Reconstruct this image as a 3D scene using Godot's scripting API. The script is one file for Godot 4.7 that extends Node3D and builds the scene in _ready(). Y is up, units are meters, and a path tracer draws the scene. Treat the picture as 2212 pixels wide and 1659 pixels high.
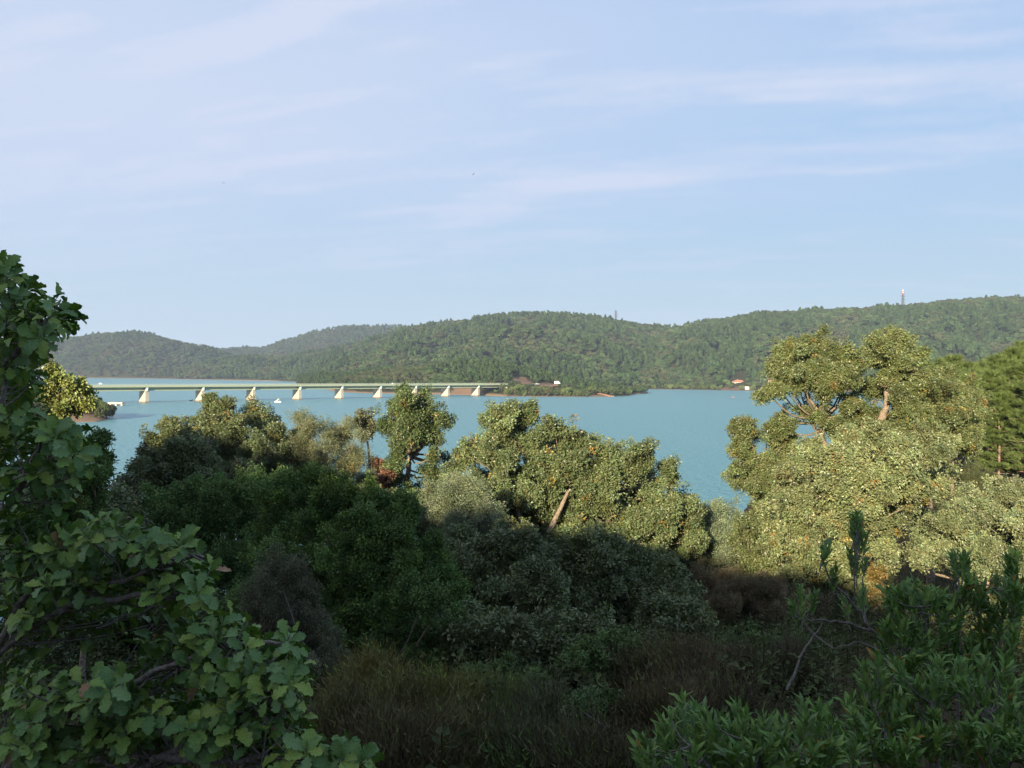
extends Node3D
# Lake with a long girder bridge, wooded hills, cork oaks in low sun and near shrubs in the hill's shade.
# Water lies at y = 0, the eye is 21 m above it and looks along -Z.

const EYE := Vector3(0, 21, 0)
const FOCAL := 1908.0        # focal length in pixels of a 2212 x 1659 picture
var view := Basis()
var M := {}
var used := {}
var noise := FastNoiseLite.new()
var rng := RandomNumberGenerator.new()
var sprigs := {}

# ------------------------------------------------------------------ places
func ray(x: float, y: float) -> Vector3:
	return view * Vector3((x - 1106.0) / FOCAL, -(y - 829.5) / FOCAL, -1.0)

func at(x: float, y: float, depth: float) -> Vector3:
	return EYE + ray(x, y) * depth

func on_level(x: float, y: float, level := 0.0) -> Vector3:
	var r := ray(x, y)
	return EYE + r * ((level - EYE.y) / r.y)

func ground_height(x: float, z: float) -> float:
	var f := -z
	if f > 0.0:
		var shore := 80.0 + (0.9 if x > 0.0 else 0.4) * x + 1.5 * maxf(0.0, x - 20.0)
		shore = maxf(shore, 34.0)
		var h := 19.3 * (1.0 - f / shore)
		h += 3.0 * smoothstep(18.0, 40.0, x) * smoothstep(35.0, 60.0, f) * smoothstep(0.0, 0.3, 1.0 - f / shore)
		h = maxf(h, -4.0)
		return h + noise.get_noise_2d(x * 4.0, z * 4.0) * 0.5 * smoothstep(0.5, 3.0, f)
	var back := clampf((-f - 3.0) / 27.0, 0.0, 1.4)
	var crest := clampf(9.3 + (maxf(x, -24.0) + 13.8) * -0.205 + maxf(0.0, -24.0 - x) * 0.27, 1.0, 19.0)
	return 19.3 + back * (crest - 2.6) + noise.get_noise_2d(x * 3.0, z * 3.0) * 0.6 * back

# ------------------------------------------------------------------ bookkeeping
func numbered(called: String) -> String:
	var n: int = used.get(called, 0)
	used[called] = n + 1
	return called if n == 0 else "%s_%03d" % [called, n]

func tag(o: Node, label: String, category: String, group := "") -> Node:
	o.set_meta("label", label)
	o.set_meta("category", category)
	if group:
		o.set_meta("group", group)
	return o

func thing(called: String, label: String, category: String, where: Vector3, turn := 0.0, group := "") -> Node3D:
	var o := Node3D.new()
	o.name = numbered(called)
	add_child(o)
	o.position = where
	o.rotation.y = turn
	tag(o, label, category, group)
	return o

func put(called: String, mesh: Mesh, mat: Material, parent: Node = null, t := Transform3D()) -> MeshInstance3D:
	var o := MeshInstance3D.new()
	o.mesh = mesh
	if mat:
		o.material_override = mat
	o.transform = t
	if parent:
		o.name = called
		parent.add_child(o, true)
	else:
		o.name = numbered(called)
		add_child(o)
	return o

func swarm(called: String, mesh: Mesh, mat: Material, buf: PackedFloat32Array, parent: Node = null) -> MultiMeshInstance3D:
	var mm := MultiMesh.new()
	mm.transform_format = MultiMesh.TRANSFORM_3D
	mm.use_colors = true
	mm.mesh = mesh
	mm.instance_count = buf.size() / 16
	mm.buffer = buf
	var o := MultiMeshInstance3D.new()
	o.multimesh = mm
	o.material_override = mat
	o.set_meta("kind", "stuff")
	if parent:
		o.name = called
		parent.add_child(o, true)
	else:
		o.name = numbered(called)
		add_child(o)
	return o

func push(buf: PackedFloat32Array, t: Transform3D, c: Color) -> void:
	var b := t.basis
	var o := t.origin
	buf.append_array(PackedFloat32Array([b.x.x, b.y.x, b.z.x, o.x, b.x.y, b.y.y, b.z.y, o.y, b.x.z, b.y.z, b.z.z, o.z, c.r, c.g, c.b, 1.0]))

func ordinal(n: int) -> String:
	if n % 100 >= 11 and n % 100 <= 13:
		return "%dth" % n
	return "%d%s" % [n, ["th", "st", "nd", "rd", "th", "th", "th", "th", "th", "th"][n % 10]]

# ------------------------------------------------------------------ materials
func lin(r: float, g: float, b: float) -> Color:
	return Color(r, g, b).linear_to_srgb()

func plain(name_: String, c: Color, rough := 0.8, spec := 0.5) -> StandardMaterial3D:
	var m := StandardMaterial3D.new()
	m.resource_name = name_
	m.albedo_color = c
	m.roughness = rough
	m.metallic_specular = spec
	M[name_] = m
	return m

func tinted(name_: String, rough: float, spec: float, back: Color) -> StandardMaterial3D:
	var m := plain(name_, Color.WHITE, rough, spec)
	m.vertex_color_use_as_albedo = true
	m.cull_mode = BaseMaterial3D.CULL_DISABLED
	if back.g > 0.0:
		m.backlight_enabled = true
		m.backlight = back
	return m

func noise_tex(freq: float, lo: Color, hi: Color, size := 256, kind := FastNoiseLite.TYPE_SIMPLEX_SMOOTH, octaves := 5) -> NoiseTexture2D:
	var n := FastNoiseLite.new()
	n.noise_type = kind
	n.frequency = freq
	n.fractal_octaves = octaves
	n.seed = 11
	var t := NoiseTexture2D.new()
	t.width = size
	t.height = size
	t.seamless = true
	t.noise = n
	var g := Gradient.new()
	g.set_color(0, lo)
	g.set_color(1, hi)
	t.color_ramp = g
	return t

func grained(name_: String, lo: Color, hi: Color, freq: float, scale: float, rough := 0.9, relief := 0.0) -> StandardMaterial3D:
	var m := plain(name_, Color.WHITE, rough, 0.3)
	m.albedo_texture = noise_tex(freq, lo, hi)
	m.uv1_triplanar = true
	m.uv1_world_triplanar = true
	m.uv1_scale = Vector3.ONE * scale
	if relief > 0.0:
		m.heightmap_enabled = true
		m.heightmap_texture = noise_tex(freq * 1.5, Color.BLACK, Color.WHITE)
		m.heightmap_scale = relief
	return m

func make_materials() -> void:
	tinted("leaf", 0.4, 0.5, Color(0.35, 0.42, 0.2))
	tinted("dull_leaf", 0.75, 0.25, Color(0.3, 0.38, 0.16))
	tinted("needle", 0.6, 0.4, Color(0.2, 0.3, 0.12))
	tinted("far_leaf", 0.85, 0.2, Color(0, 0, 0))
	tinted("twiggy", 0.8, 0.2, Color(0.15, 0.18, 0.08))
	tinted("earth", 0.95, 0.1, Color(0, 0, 0))
	var e: StandardMaterial3D = M.earth
	e.cull_mode = BaseMaterial3D.CULL_BACK
	e.albedo_texture = noise_tex(0.02, Color(0.62, 0.6, 0.58), Color(1, 1, 1))
	e.uv1_triplanar = true
	e.uv1_world_triplanar = true
	e.uv1_scale = Vector3.ONE * 0.35
	grained("cork_bark", lin(0.13, 0.10, 0.075), lin(0.40, 0.33, 0.25), 0.03, 1.6, 0.95, 3.0)
	grained("grey_bark", lin(0.07, 0.06, 0.05), lin(0.24, 0.22, 0.19), 0.03, 4.0, 0.95, 1.0)
	grained("pine_bark", lin(0.14, 0.09, 0.07), lin(0.42, 0.32, 0.24), 0.03, 1.0, 0.95, 2.0)
	grained("concrete", lin(0.40, 0.355, 0.29), lin(0.52, 0.47, 0.39), 0.02, 0.15, 0.9)
	grained("green_steel", lin(0.38, 0.43, 0.30), lin(0.48, 0.53, 0.38), 0.02, 0.2, 0.6)
	grained("mint_steel", lin(0.40, 0.48, 0.40), lin(0.50, 0.58, 0.49), 0.02, 0.3, 0.5)
	grained("rust_band", lin(0.20, 0.13, 0.08), lin(0.30, 0.20, 0.13), 0.04, 0.3)
	grained("asphalt", lin(0.045, 0.045, 0.045), lin(0.07, 0.07, 0.07), 0.05, 0.5)
	grained("roof_tile", lin(0.40, 0.15, 0.09), lin(0.55, 0.24, 0.15), 0.06, 0.4)
	grained("stucco", lin(0.55, 0.46, 0.36), lin(0.66, 0.57, 0.46), 0.03, 0.3)
	grained("red_bank", lin(0.36, 0.19, 0.11), lin(0.50, 0.29, 0.17), 0.02, 0.12)
	plain("white_paint", lin(0.80, 0.80, 0.78), 0.35)
	plain("cream_paint", lin(0.72, 0.62, 0.42), 0.4)
	plain("silver_paint", lin(0.48, 0.50, 0.53), 0.3)
	plain("blue_paint", lin(0.12, 0.20, 0.34), 0.3)
	plain("rubber", lin(0.02, 0.02, 0.02), 0.8)
	plain("dark_glass", lin(0.02, 0.025, 0.03), 0.1)
	plain("zinc", lin(0.10, 0.11, 0.12), 0.6)
	plain("red_paint", lin(0.42, 0.10, 0.09), 0.5)
	plain("orange_paint", lin(0.65, 0.20, 0.05), 0.5)
	plain("skin", lin(0.45, 0.25, 0.17), 0.6)
	plain("dark_cloth", lin(0.05, 0.06, 0.07), 0.9)
	plain("feather", lin(0.05, 0.055, 0.06), 0.8)
	plain("window_dark", lin(0.04, 0.04, 0.045), 0.2)
	var leaf_pic := leaf_picture(false)
	var i := 0
	for c in [Color(0.132, 0.236, 0.056), Color(0.175, 0.289, 0.062), Color(0.096, 0.193, 0.062), Color(0.227, 0.323, 0.069), Color(0.149, 0.254, 0.096), Color(0.349, 0.209, 0.122)]:
		var m := plain("oak_leaf_%d" % i, lin(c.r, c.g, c.b), 0.55, 0.4)
		m.albedo_texture = leaf_pic
		m.cull_mode = BaseMaterial3D.CULL_DISABLED
		m.backlight_enabled = true
		m.backlight = Color(0.4, 0.5, 0.22)
		i += 1
	var long_pic := leaf_picture(true)
	i = 0
	for c in [Color(0.14, 0.25, 0.065), Color(0.17, 0.28, 0.07), Color(0.115, 0.21, 0.065), Color(0.20, 0.30, 0.085), Color(0.145, 0.22, 0.095), Color(0.38, 0.20, 0.05)]:
		var m := plain("long_leaf_%d" % i, lin(c.r, c.g, c.b), 0.6, 0.35)
		m.albedo_texture = long_pic
		m.cull_mode = BaseMaterial3D.CULL_DISABLED
		m.backlight_enabled = true
		m.backlight = Color(0.3, 0.5, 0.15)
		i += 1

func leaf_picture(narrow: bool) -> ImageTexture:
	var w := 96
	var h := 192
	var im := Image.create(w, h, false, Image.FORMAT_RGB8)
	var n := FastNoiseLite.new()
	n.frequency = 0.06
	n.fractal_octaves = 3
	for y in h:
		for x in w:
			var u := (x + 0.5) / w * 2.0 - 1.0
			var v := (y + 0.5) / h
			var g := 0.86 + 0.16 * n.get_noise_2d(x, y)
			var mid := exp(-pow(u / 0.06, 2.0))
			var lane := fposmod((v * (14.0 if narrow else 8.0)) - absf(u) * 1.6, 1.0)
			var side := exp(-pow((lane - 0.5) / 0.09, 2.0)) * smoothstep(0.02, 0.2, absf(u))
			var lift := clampf(mid * 0.9 + side * 0.35, 0.0, 1.0)
			im.set_pixel(x, y, Color(g, g, g * 0.95).lerp(Color(1.0, 1.0, 0.8), lift * 0.7))
	return ImageTexture.create_from_image(im)

# ------------------------------------------------------------------ mesh helpers
class Shape:
	var v := PackedVector3Array()
	var c := PackedColorArray()
	var f := PackedInt32Array()
	func tri(a: Vector3, b: Vector3, d: Vector3, col := Color.WHITE) -> void:
		var n := v.size()
		v.append_array(PackedVector3Array([a, b, d]))
		c.append_array(PackedColorArray([col, col, col]))
		f.append_array(PackedInt32Array([n, n + 1, n + 2]))
	func quad(a: Vector3, b: Vector3, d: Vector3, e: Vector3, col := Color.WHITE) -> void:
		var n := v.size()
		v.append_array(PackedVector3Array([a, b, d, e]))
		c.append_array(PackedColorArray([col, col, col, col]))
		f.append_array(PackedInt32Array([n, n + 1, n + 2, n, n + 2, n + 3]))
	func box(t: Transform3D, size: Vector3) -> void:
		var h := size * 0.5
		var p := []
		for k in 8:
			p.append(t * Vector3(h.x if k & 1 else -h.x, h.y if k & 2 else -h.y, h.z if k & 4 else -h.z))
		quad(p[0], p[1], p[3], p[2])
		quad(p[5], p[4], p[6], p[7])
		quad(p[4], p[0], p[2], p[6])
		quad(p[1], p[5], p[7], p[3])
		quad(p[2], p[3], p[7], p[6])
		quad(p[4], p[5], p[1], p[0])
	func bar(a: Vector3, b: Vector3, w: float, h: float) -> void:
		var d := b - a
		var up := Vector3.UP if absf(d.normalized().y) < 0.98 else Vector3.RIGHT
		box(Transform3D(Basis.looking_at(d, up), (a + b) * 0.5), Vector3(w, h, d.length()))
	func tube(pts: PackedVector3Array, rad: PackedFloat32Array, sides: int) -> void:
		var start := v.size()
		for i in pts.size():
			var d := (pts[mini(i + 1, pts.size() - 1)] - pts[maxi(i - 1, 0)]).normalized()
			var side := d.cross(Vector3.UP if absf(d.y) < 0.9 else Vector3.RIGHT).normalized()
			var up := side.cross(d)
			for k in sides:
				var a := TAU * k / sides
				var wob := 1.0 + 0.12 * sin(a * 2.0 + i * 1.7)
				v.append(pts[i] + (side * cos(a) + up * sin(a)) * rad[i] * wob)
				c.append(Color.WHITE)
		for i in pts.size() - 1:
			for k in sides:
				var a := start + i * sides + k
				var b := start + i * sides + (k + 1) % sides
				f.append_array(PackedInt32Array([a, a + sides, b, b, a + sides, b + sides]))
		var tip := v.size()
		v.append(pts[-1])
		c.append(Color.WHITE)
		for k in sides:
			f.append_array(PackedInt32Array([tip - sides + k, tip, tip - sides + (k + 1) % sides]))
	func mesh(smooth := false, colours := true) -> ArrayMesh:
		var arr := []
		arr.resize(Mesh.ARRAY_MAX)
		arr[Mesh.ARRAY_VERTEX] = v
		arr[Mesh.ARRAY_INDEX] = f
		if colours:
			arr[Mesh.ARRAY_COLOR] = c
		if smooth:
			var n := PackedVector3Array()
			n.resize(v.size())
			for i in range(0, f.size(), 3):
				var nn := (v[f[i + 2]] - v[f[i]]).cross(v[f[i + 1]] - v[f[i]])
				n[f[i]] += nn
				n[f[i + 1]] += nn
				n[f[i + 2]] += nn
			for i in n.size():
				n[i] = n[i].normalized() if n[i].length_squared() > 0.0 else Vector3.UP
			arr[Mesh.ARRAY_NORMAL] = n
		var m := ArrayMesh.new()
		m.add_surface_from_arrays(Mesh.PRIMITIVE_TRIANGLES, arr)
		return m

func smooth_path(p: PackedVector3Array, steps := 4) -> PackedVector3Array:
	var out := PackedVector3Array()
	for i in p.size() - 1:
		var a := p[maxi(i - 1, 0)]
		var b := p[i]
		var c := p[i + 1]
		var d := p[mini(i + 2, p.size() - 1)]
		for k in steps:
			out.append(b.cubic_interpolate(c, a, d, float(k) / steps))
	out.append(p[-1])
	return out

func tapered(p: PackedVector3Array, r0: float, r1: float, sides := 6) -> ArrayMesh:
	var rad := PackedFloat32Array()
	for i in p.size():
		rad.append(lerpf(r0, r1, float(i) / maxi(1, p.size() - 1)))
	var s := Shape.new()
	s.tube(p, rad, sides)
	return s.mesh(true, false)

# A twig tip with N small folded leaves, about LONG metres long, growing along +Y. Colours multiply the copy's colour.
func sprig(key: String, n: int, long: float, leaf: float, wide: float, up: float, seed_: int) -> ArrayMesh:
	if sprigs.has(key):
		return sprigs[key]
	var r := RandomNumberGenerator.new()
	r.seed = seed_
	var s := Shape.new()
	for i in n:
		var h := long * pow(r.randf(), 0.8)
		var a := i * 2.39996 + r.randf_range(-0.5, 0.5)
		var spread := long * 0.55 * r.randf() * (1.15 - 0.6 * h / long)
		var out := Vector3(cos(a), 0, sin(a))
		var base := Vector3(0, h, 0) + out * spread
		var d := (out * r.randf_range(0.5, 1.2) + Vector3.UP * r.randf_range(-0.25, 1.0) * up + Vector3(r.randf_range(-0.4, 0.4), 0, r.randf_range(-0.4, 0.4))).normalized()
		var side := d.cross(Vector3(r.randf_range(-1, 1), r.randf_range(0.2, 1.0), r.randf_range(-1, 1))).normalized()
		var nrm := side.cross(d)
		var l := leaf * r.randf_range(0.7, 1.2)
		var w := wide * r.randf_range(0.7, 1.2) * 0.5
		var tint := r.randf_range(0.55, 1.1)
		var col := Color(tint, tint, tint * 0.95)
		if r.randf() < 0.26:  # paler leaves: light undersides, plus sun glints put into the colour
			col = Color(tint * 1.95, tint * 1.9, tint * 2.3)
		var m := base + d * l * 0.45
		var lf := m + side * w + nrm * w * 0.45
		var rt := m - side * w + nrm * w * 0.45
		var tip := base + d * l - nrm * l * 0.08
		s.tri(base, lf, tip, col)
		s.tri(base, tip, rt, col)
	var stem := Color(0.5, 0.4, 0.32)
	s.quad(Vector3(-0.004, -long * 0.5, 0), Vector3(0.004, -long * 0.5, 0), Vector3(0.002, long, 0), Vector3(-0.002, long, 0), stem)
	sprigs[key] = s.mesh()
	return sprigs[key]

# A tuft of thin upright strands (heath, broom) or of needles (pine).
func strands(key: String, n: int, long: float, wide: float, open: float, side_leaves: int, seed_: int) -> ArrayMesh:
	if sprigs.has(key):
		return sprigs[key]
	var r := RandomNumberGenerator.new()
	r.seed = seed_
	var s := Shape.new()
	for i in n:
		var a := r.randf() * TAU
		var d := (Vector3(cos(a), 0, sin(a)) * open * r.randf() + Vector3.UP).normalized()
		var l := long * r.randf_range(0.55, 1.1)
		var b := Vector3(cos(a), 0, sin(a)) * r.randf() * long * 0.12
		var side := d.cross(Vector3(r.randf_range(-1, 1), 0.1, r.randf_range(-1, 1))).normalized() * wide * 0.5
		var tint := r.randf_range(0.65, 1.3)
		var col := Color(tint, tint, tint)
		s.tri(b - side, b + side, b + d * l, col)
		for k in side_leaves:
			var h := l * r.randf_range(0.25, 1.0)
			var q := b + d * h
			var e := (d + Vector3(r.randf_range(-1, 1), r.randf_range(-0.3, 0.6), r.randf_range(-1, 1)) * 0.9).normalized() * long * 0.13
			var w := e.cross(Vector3(r.randf_range(-1, 1), r.randf_range(-1, 1), r.randf_range(-1, 1))).normalized() * wide * 0.7
			s.tri(q - w, q + w, q + e, col * 1.1)
	sprigs[key] = s.mesh()
	return sprigs[key]

# ------------------------------------------------------------------ sky, sun, camera
func make_sky() -> PanoramaSkyMaterial:
	var w := 2048
	var h := 1024
	var veil := FastNoiseLite.new()
	veil.seed = 5
	veil.frequency = 0.55
	veil.fractal_octaves = 3
	var wisp := FastNoiseLite.new()
	wisp.seed = 21
	wisp.frequency = 1.0
	wisp.fractal_octaves = 6
	wisp.fractal_gain = 0.55
	wisp.domain_warp_enabled = true
	wisp.domain_warp_amplitude = 0.35
	wisp.domain_warp_frequency = 0.9
	var px := PackedFloat32Array()
	px.resize(w * h * 3)
	var low := Color(0.223, 0.294, 0.332)
	var mid := Color(0.178, 0.257, 0.365)
	var high := Color(0.140, 0.209, 0.352)
	var white := Color(0.270, 0.303, 0.378)
	var along := Vector2(-0.97, -0.24).normalized()
	var across := Vector2(-along.y, along.x)
	for j in h / 2 + 2:
		var e := PI * (0.5 - (j + 0.5) / h)
		var y := sin(e)
		var ce := cos(e)
		var k := clampf(e / 0.62, 0.0, 1.0)
		var base := low.lerp(mid, smoothstep(0.0, 0.4, k)).lerp(high, smoothstep(0.35, 1.0, k))
		for i in w:
			var a := TAU * (i + 0.5) / w
			var dx := sin(a) * ce
			var dz := -cos(a) * ce
			var p := Vector2(dx, dz) / (maxf(y, 0.0) + 0.16)
			var u := p.dot(along)
			var t := p.dot(across)
			var big := veil.get_noise_2d(u * 0.5 + 3.0, t * 1.1)
			var fine := wisp.get_noise_2d(u * 0.5, t * 2.6)
			var thin := wisp.get_noise_2d(u * 1.3 + 40.0, t * 5.5)
			var haze := 0.40 + 0.3 * big - 1.0 * sin(a) * ce
			var c := clampf(haze, 0.06, 0.95) + clampf(fine * 1.5 + big * 0.25 - 0.08, 0.0, 0.7) * 0.75 + clampf(thin * 1.3 + fine * 0.5 - 0.1, 0.0, 0.6) * 0.6
			c = clampf(c, 0.0, 1.0) * (0.25 + 0.75 * smoothstep(0.02, 0.25, e))
			var q := (j * w + i) * 3
			px[q] = lerpf(base.r, white.r, c)
			px[q + 1] = lerpf(base.g, white.g, c)
			px[q + 2] = lerpf(base.b, white.b, c)
	for j in range(h / 2 + 2, h):
		for i in w:
			var q := (j * w + i) * 3
			px[q] = 0.15
			px[q + 1] = 0.20
			px[q + 2] = 0.22
	var im := Image.create_from_data(w, h, false, Image.FORMAT_RGBF, px.to_byte_array())
	var m := PanoramaSkyMaterial.new()
	m.panorama = ImageTexture.create_from_image(im)
	return m

func make_light() -> void:
	view = Basis.from_euler(Vector3(-0.01163, 0.0, 0.0093))
	var cam := Camera3D.new()
	cam.name = "camera"
	add_child(cam)
	cam.transform = Transform3D(view, EYE)
	cam.fov = rad_to_deg(2.0 * atan(829.5 / FOCAL))
	cam.near = 0.05
	cam.far = 20000.0
	cam.current = true
	var env := Environment.new()
	env.background_mode = Environment.BG_SKY
	env.sky = Sky.new()
	env.sky.sky_material = make_sky()
	env.tonemap_mode = Environment.TONE_MAPPER_LINEAR
	env.tonemap_exposure = 2.4
	env.sdfgi_enabled = true
	env.ssao_enabled = true
	env.ssil_enabled = true
	env.fog_enabled = true
	env.fog_density = 0.000095
	env.fog_light_color = Color(0.78, 0.86, 1.0)
	var w := WorldEnvironment.new()
	w.name = "world_environment"
	w.environment = env
	add_child(w)
	var sun := DirectionalLight3D.new()
	sun.name = "sun"
	sun.light_energy = 1.6
	sun.light_color = Color(1.0, 0.92, 0.78)
	sun.light_angular_distance = 0.5
	sun.shadow_enabled = true
	sun.sky_mode = DirectionalLight3D.SKY_MODE_LIGHT_ONLY
	add_child(sun)
	var el := deg_to_rad(15.0)
	var az := deg_to_rad(22.0)
	sun.look_at_from_position(Vector3(-sin(az) * cos(el), sin(el), cos(az) * cos(el)) * 100.0, Vector3.ZERO)

# ------------------------------------------------------------------ ground, water, hills
func structure(called: String, mesh: Mesh, mat: Material) -> MeshInstance3D:
	var o := put(called, mesh, mat)
	o.set_meta("kind", "structure")
	return o

func make_ground() -> void:
	var s := Shape.new()
	var xs := PackedFloat32Array()
	var zs := PackedFloat32Array()
	for i in 121:
		var k := (i - 60) / 60.0
		xs.append(k * 40.0 + signf(k) * k * k * 180.0)
	for j in 131:
		var k := j / 130.0
		zs.append(90.0 - 300.0 * k)
	for z in zs:
		for x in xs:
			s.v.append(Vector3(x, ground_height(x, z), z))
			var n := noise.get_noise_2d(x * 9.0, z * 9.0) * 0.5 + 0.5
			s.c.append(Color(0.05, 0.045, 0.025).lerp(Color(0.14, 0.10, 0.06), n))
	for j in zs.size() - 1:
		for i in xs.size() - 1:
			var a := j * xs.size() + i
			s.f.append_array(PackedInt32Array([a, a + 1, a + xs.size(), a + 1, a + xs.size() + 1, a + xs.size()]))
	for i in range(0, s.f.size(), 3):
		var t := s.f[i + 1]
		s.f[i + 1] = s.f[i + 2]
		s.f[i + 2] = t
	structure("ground", flip_up(s), M.earth)

func flip_up(s: Shape) -> ArrayMesh:
	# front faces run clockwise seen from above
	for i in range(0, s.f.size(), 3):
		var n := (s.v[s.f[i + 2]] - s.v[s.f[i]]).cross(s.v[s.f[i + 1]] - s.v[s.f[i]])
		if n.y < 0.0:
			var t := s.f[i + 1]
			s.f[i + 1] = s.f[i + 2]
			s.f[i + 2] = t
	return s.mesh(true)

func make_water() -> void:
	var m := plain("lake_water", lin(0.108, 0.268, 0.295), 0.32, 0.35)
	var n := FastNoiseLite.new()
	n.seed = 3
	n.frequency = 0.03
	n.fractal_octaves = 7
	n.fractal_gain = 0.7
	var t := NoiseTexture2D.new()
	t.width = 1024
	t.height = 1024
	t.seamless = true
	t.noise = n
	t.as_normal_map = true
	t.bump_strength = 12.0
	m.normal_enabled = true
	m.normal_texture = t
	m.normal_scale = 0.6
	m.uv1_triplanar = true
	m.uv1_world_triplanar = true
	m.uv1_scale = Vector3(0.009, 0.009, 0.016)
	var s := Shape.new()
	s.quad(Vector3(-5000, 0, 300), Vector3(5000, 0, 300), Vector3(5000, 0, -6500), Vector3(-5000, 0, -6500))
	structure("lake_water", flip_up(s), m)
	var b := Shape.new()
	b.quad(Vector3(-5000, -6, 300), Vector3(5000, -6, 300), Vector3(5000, -6, -6500), Vector3(-5000, -6, -6500))
	structure("lake_bed", flip_up(b), M.earth)

func curve_at(pts: Array, x: float) -> Array:
	# pts: [x, ...values]; linear between neighbours
	if x <= pts[0][0]:
		return pts[0]
	for i in pts.size() - 1:
		if x <= pts[i + 1][0]:
			var k: float = (x - pts[i][0]) / (pts[i + 1][0] - pts[i][0])
			k = k * k * (3.0 - 2.0 * k) * 0.5 + k * 0.5
			var out := [x]
			for j in range(1, pts[i].size()):
				out.append(lerpf(pts[i][j], pts[i + 1][j], k))
			return out
	return pts[-1]

func hill_at(h: Dictionary, x: float, t: float) -> Vector3:
	var fp: Array = curve_at(h.foot, x)
	var rp: Array = curve_at(h.ridge, x)
	var dir := ray(x, 800.0)
	dir.y = 0.0
	dir /= -dir.z
	var foot := dir * float(fp[1])
	var ridge_d: float = rp[2]
	var top := at(x, rp[1], ridge_d).y
	var ridge := dir * ridge_d
	var k := clampf(t, 0.0, 1.0)
	var p := foot.lerp(ridge, k) + dir * (maxf(t - 1.0, 0.0) * (ridge_d - float(fp[1])))
	var height := top * (lerpf(k, 1.0 - pow(1.0 - k, 1.7), float(h.bulge)))
	height *= lerpf(1.0, smoothstep(-0.02, 0.3, k), float(h.get("shelf", 0.0)))
	height += sin(PI * k) * smoothstep(0.0, 0.2, k) * float(h.rough) * (noise.get_noise_2d(p.x * 0.9 + 50.0, p.z * 0.5) * 1.2 + noise.get_noise_2d(p.x * 3.0, p.z * 2.0) * 0.4)
	if t > 1.0:
		height *= 1.0 - (t - 1.0) * 1.1
	p.y = maxf(height, -1.5) if k > 0.0 else -1.5
	return p

func make_hill(h: Dictionary) -> void:
	var s := Shape.new()
	var nu := int((h.x1 - h.x0) / h.step)
	var ts := [0.0, 0.012, 0.03, 0.06, 0.1, 0.16, 0.23, 0.31, 0.4, 0.5, 0.6, 0.7, 0.8, 0.9, 1.0, 1.15, 1.4, 1.8]
	for i in nu + 1:
		var x: float = lerpf(h.x0, h.x1, float(i) / nu)
		for t in ts:
			var p := hill_at(h, x, t)
			s.v.append(p)
			var n := noise.get_noise_2d(p.x * 2.0, p.z * 2.0) * 0.5 + 0.5
			var soil := Color(0.045, 0.058, 0.025).lerp(Color(0.085, 0.085, 0.042), n)
			if p.y < h.bank:
				soil = Color(0.37, 0.26, 0.17).lerp(Color(0.27, 0.21, 0.14), n)
			if h.has("bare"):
				for b in h.bare:
					var q: float = pow((x - b[0]) / b[2], 2.0) + pow((t - b[1]) / b[3], 2.0)
					if q < 1.0:
						soil = Color(0.26, 0.17, 0.11).lerp(Color(0.36, 0.25, 0.17), n)
			s.c.append(soil)
	for i in nu:
		for j in ts.size() - 1:
			var a := i * ts.size() + j
			s.f.append_array(PackedInt32Array([a, a + ts.size(), a + 1, a + 1, a + ts.size(), a + ts.size() + 1]))
	structure("hill", flip_up(s), M.earth)

func far_tree(key: String, pine: bool, seed_: int) -> ArrayMesh:
	# one tree of about 1 m height scale, to be enlarged: a knobbly crown with tufts, and a trunk
	var r := RandomNumberGenerator.new()
	r.seed = seed_
	var s := Shape.new()
	var trunk := Color(1.6, 1.25, 1.1)
	var lobes := []
	if pine:
		var wide := r.randf_range(0.15, 0.2)
		for k in 6:
			var y := 0.45 + 0.1 * k
			for q in 2 if k < 5 else 1:
				var a := r.randf() * TAU
				var d := wide * (1.1 - 0.15 * k) * r.randf_range(0.35, 0.8)
				lobes.append([Vector3(cos(a) * d, y + r.randf_range(-0.03, 0.03), sin(a) * d), wide * (1.0 - 0.12 * k) * r.randf_range(0.75, 1.1)])
	else:
		lobes.append([Vector3(0, 0.55, 0), 0.33])
		for k in 7:
			var a := TAU * k / 7.0 + r.randf_range(-0.4, 0.4)
			var d := r.randf_range(0.2, 0.36)
			lobes.append([Vector3(cos(a) * d, r.randf_range(0.36, 0.78), sin(a) * d), r.randf_range(0.16, 0.26)])
	var th := 0.55
	for k in 3:
		var a := TAU * k / 3.0
		var b := TAU * (k + 1) / 3.0
		var w := 0.018 if pine else 0.03
		s.quad(Vector3(cos(a) * w, -0.05, sin(a) * w), Vector3(cos(b) * w, -0.05, sin(b) * w), Vector3(cos(b) * w * 0.6, th, sin(b) * w * 0.6), Vector3(cos(a) * w * 0.6, th, sin(a) * w * 0.6), trunk)
	for l in lobes:
		var n := int(46 + 240.0 * l[1])
		for k in n:
			var d := Vector3(r.randfn(), r.randfn(), r.randfn()).normalized()
			if d.y < -0.4:
				d.y *= -0.5
			var p: Vector3 = l[0] + d * l[1] * r.randf_range(0.72, 1.06)
			var size: float = r.randf_range(0.035, 0.075) * (0.75 if pine else 1.0)
			var nn := (d + Vector3(r.randf_range(-0.8, 0.8), r.randf_range(-0.5, 0.8), r.randf_range(-0.8, 0.8))).normalized()
			var u := nn.cross(Vector3(r.randf_range(-1, 1), r.randf_range(-1, 1), r.randf_range(-1, 1))).normalized() * size
			var w := nn.cross(u)
			var t := r.randf_range(0.75, 1.25)
			var col := Color(t, t, t)
			s.tri(p - u * 0.9 - w * 0.6, p + u - w * 0.5, p + w * 1.1, col)
			s.tri(p + u * 0.2 - w, p + u * 1.2 + w * 0.3, p - u + w * 0.6, col)
	return s.mesh()

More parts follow.
